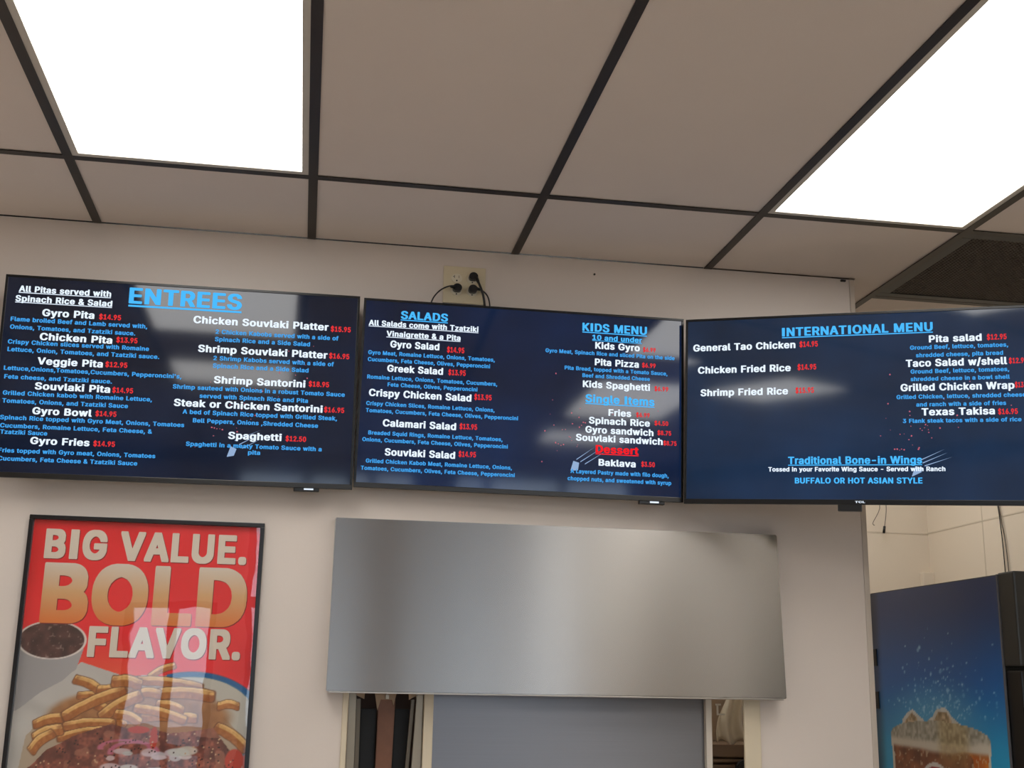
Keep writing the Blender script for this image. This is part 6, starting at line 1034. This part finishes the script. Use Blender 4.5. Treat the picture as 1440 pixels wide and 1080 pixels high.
blend(ss(1.2, .2, np.sqrt(((Xg - 400) / 330) ** 2 + ((Zg - 1500) / 130) ** 2)) * .45, (120, 190, 220))
def e2(cx, cz, rx, rz): return np.sqrt(((Xg - cx) / rx) ** 2 + ((Zg - cz) / rz) ** 2)
for k in range(240):
    cx = np.clip(rng.normal(330, 150), 20, 780); cz = 1500 + abs(rng.normal(0, 95))
    r_ = rng.choice([2.5, 3.5, 5, 7], p=[.5, .3, .15, .05])
    blend(ss(1.3, .5, e2(cx, cz, r_ * 1.3, r_)) * rng.uniform(.3, .85), (178, 216, 232))
# ice cubes over the rim, then the glass itself
for poly, inner in (([(640, 1440), (622, 1490), (585, 1512), (548, 1524), (520, 1512), (475, 1492), (440, 1440)], [(622, 1440), (604, 1486), (552, 1514), (520, 1496), (488, 1440)]),
                    ([(480, 1440), (455, 1486), (412, 1504), (380, 1530), (330, 1534), (300, 1518), (282, 1502), (225, 1480), (200, 1440)], [(440, 1440), (405, 1494), (372, 1520), (318, 1520), (292, 1496), (280, 1440)])):
    blend(inpoly(poly), np.stack([214 - 20 * n2, 212 - 22 * n2, 204 - 24 * n2], -1))
    blend(inpoly(inner), np.stack([120 + 96 * n3, 98 + 92 * n3, 66 + 90 * n3], -1))
rim = 1440 + 50 * np.sqrt(np.clip(1 - ((Xg - 392) / 322) ** 2, 0, 1))
edge = 322 - .06 * (1440 - Zg)
cupm = ((np.abs(Xg - 392) < edge) & (Zg < rim)).astype(float)
blend(cupm, np.stack([196 - 60 * n3, 190 - 60 * n3, 176 - 64 * n3], -1))
blend(cupm * ss(1445, 1425, Zg + 20 * n1), (214, 204, 186))
liq = cupm * ss(1405, 1385, Zg + 26 * (n1 - .5)) * (np.abs(Xg - 392) < edge - 14)
blend(liq, np.stack([104 + 60 * n2, 58 + 40 * n2, 40 + 24 * n2], -1))
blend(liq * ss(300, 150, Xg) * (n1 > .35), np.stack([190 + 40 * n2, 96 + 50 * n2, 36 + 24 * n2], -1))
blend(liq * (n3 > .8) * .7, (210, 190, 160))
blend(cupm * ss(120, 60, np.abs(Xg - 290)) * ss(1300, 1400, Zg) * .5, np.stack([200 - 40 * n3, 176 - 50 * n3, 110 - 30 * n3], -1))
e_ = e2(415, 1255, 118, 105)
blend(ss(1.0, .98, e_), (222, 216, 208)); blend(ss(.88, .86, e_), (170, 30, 44))
me = print_grid('side_graphic', 0, 0, NX2, NY2, img, lambda U, V: (U * 0 + CX - .0015, .822 - .850 * U, .140 + 1.788 * V))
link('side_graphic', me, attr_mat('cooler_print', .3), cl, clo_, label='blue picture panel of an iced soda glass with bubbles')
boxes('edge_trim', [(CX - .003, CX + .002, -.034, -.028, .12, CH)], mat('grey_trim', srgb(92, 92, 96), .4), cl, clo_)

# ------------------------------------------------------------------ loose wires and cables behind the right screen
m_wire = mat('grey_wire', srgb(92, 80, 68), .5)
wv = thing('hanging_wire', 'thin loose wire with a black tip hanging below the right screen', 'wire', (3.157, 1.57, 2.6))
wo_ = (3.157, 1.57, 2.6)
tube('wire', [(3.172, 1.575, 2.75), (3.170, 1.575, 2.45), (3.168, 1.57, 2.36), (3.156, 1.57, 2.285)], .0016, m_wire, wv, wo_)
tube('wire_tip', [(3.156, 1.57, 2.288), (3.151, 1.57, 2.258)], .0060, m_black, wv, wo_, sub=1)
w2 = tube('hanging_wire', [(3.150, 1.59, 2.75), (3.148, 1.59, 2.42), (3.135, 1.57, 2.36), (3.104, 1.57, 2.305), (3.104, 1.57, 2.293), (3.110, 1.57, 2.291)], .0016, m_wire)
tag(w2, 'shorter bare wire with a hooked end hanging left of the black-tipped wire', 'wire')
for dx, dl, tx in ((0, 0, 'left'), (1, .012, 'right')):
    c_ = tube('wall_cable', [(XR - .008, 1.035 - dl * .4, H + .05), (XR - .008, 1.020 - dl * .3, 2.40), (XR - .007, 1.008 - dl * .8, 2.25), (XR - .006, 1.000 - dl * 2, 2.05), (XR - .006, .99 - dl * 2, 1.2)], .0022, m_black2 if not dx else m_wire)
    tag(c_, ('black' if not dx else 'grey') + ' thin cable running down the far right wall, %s of a close pair' % tx, 'cable')
jb = boxes('junction_box', [(3.325, XR, YB - .035, YB, 1.99, 2.092)], m_back, bevel=.004)
tag(jb, 'small wall-coloured box in the far corner just above the cooler', 'junction box')

# unseen cooler-shaped dark block, added so the steel panel mirrors darker at its right
d2 = thing('dark_reflection_block', 'tall black cooler-shaped block outside the picture, added to darken the steel panel reflection', 'cooler', (3.05, -1.98, 0))
d2o = (3.05, -1.98, 0)
boxes('cabinet', [(2.78, 3.36, -2.36, -1.62, .1, 2.0)], m_cool, d2, d2o, .005)
boxes('base', [(2.80, 3.34, -2.34, -1.64, 0, .1)], m_black2, d2, d2o)
y0_, y1_ = -2.35, -1.63
boxes('door', [(2.735, 2.778, y0_, y0_ + .06, .14, 1.75), (2.735, 2.778, y1_ - .06, y1_, .14, 1.75), (2.735, 2.778, y0_ + .06, y1_ - .06, .14, .20), (2.735, 2.778, y0_ + .06, y1_ - .06, 1.69, 1.75)], m_black, d2, d2o, .003)
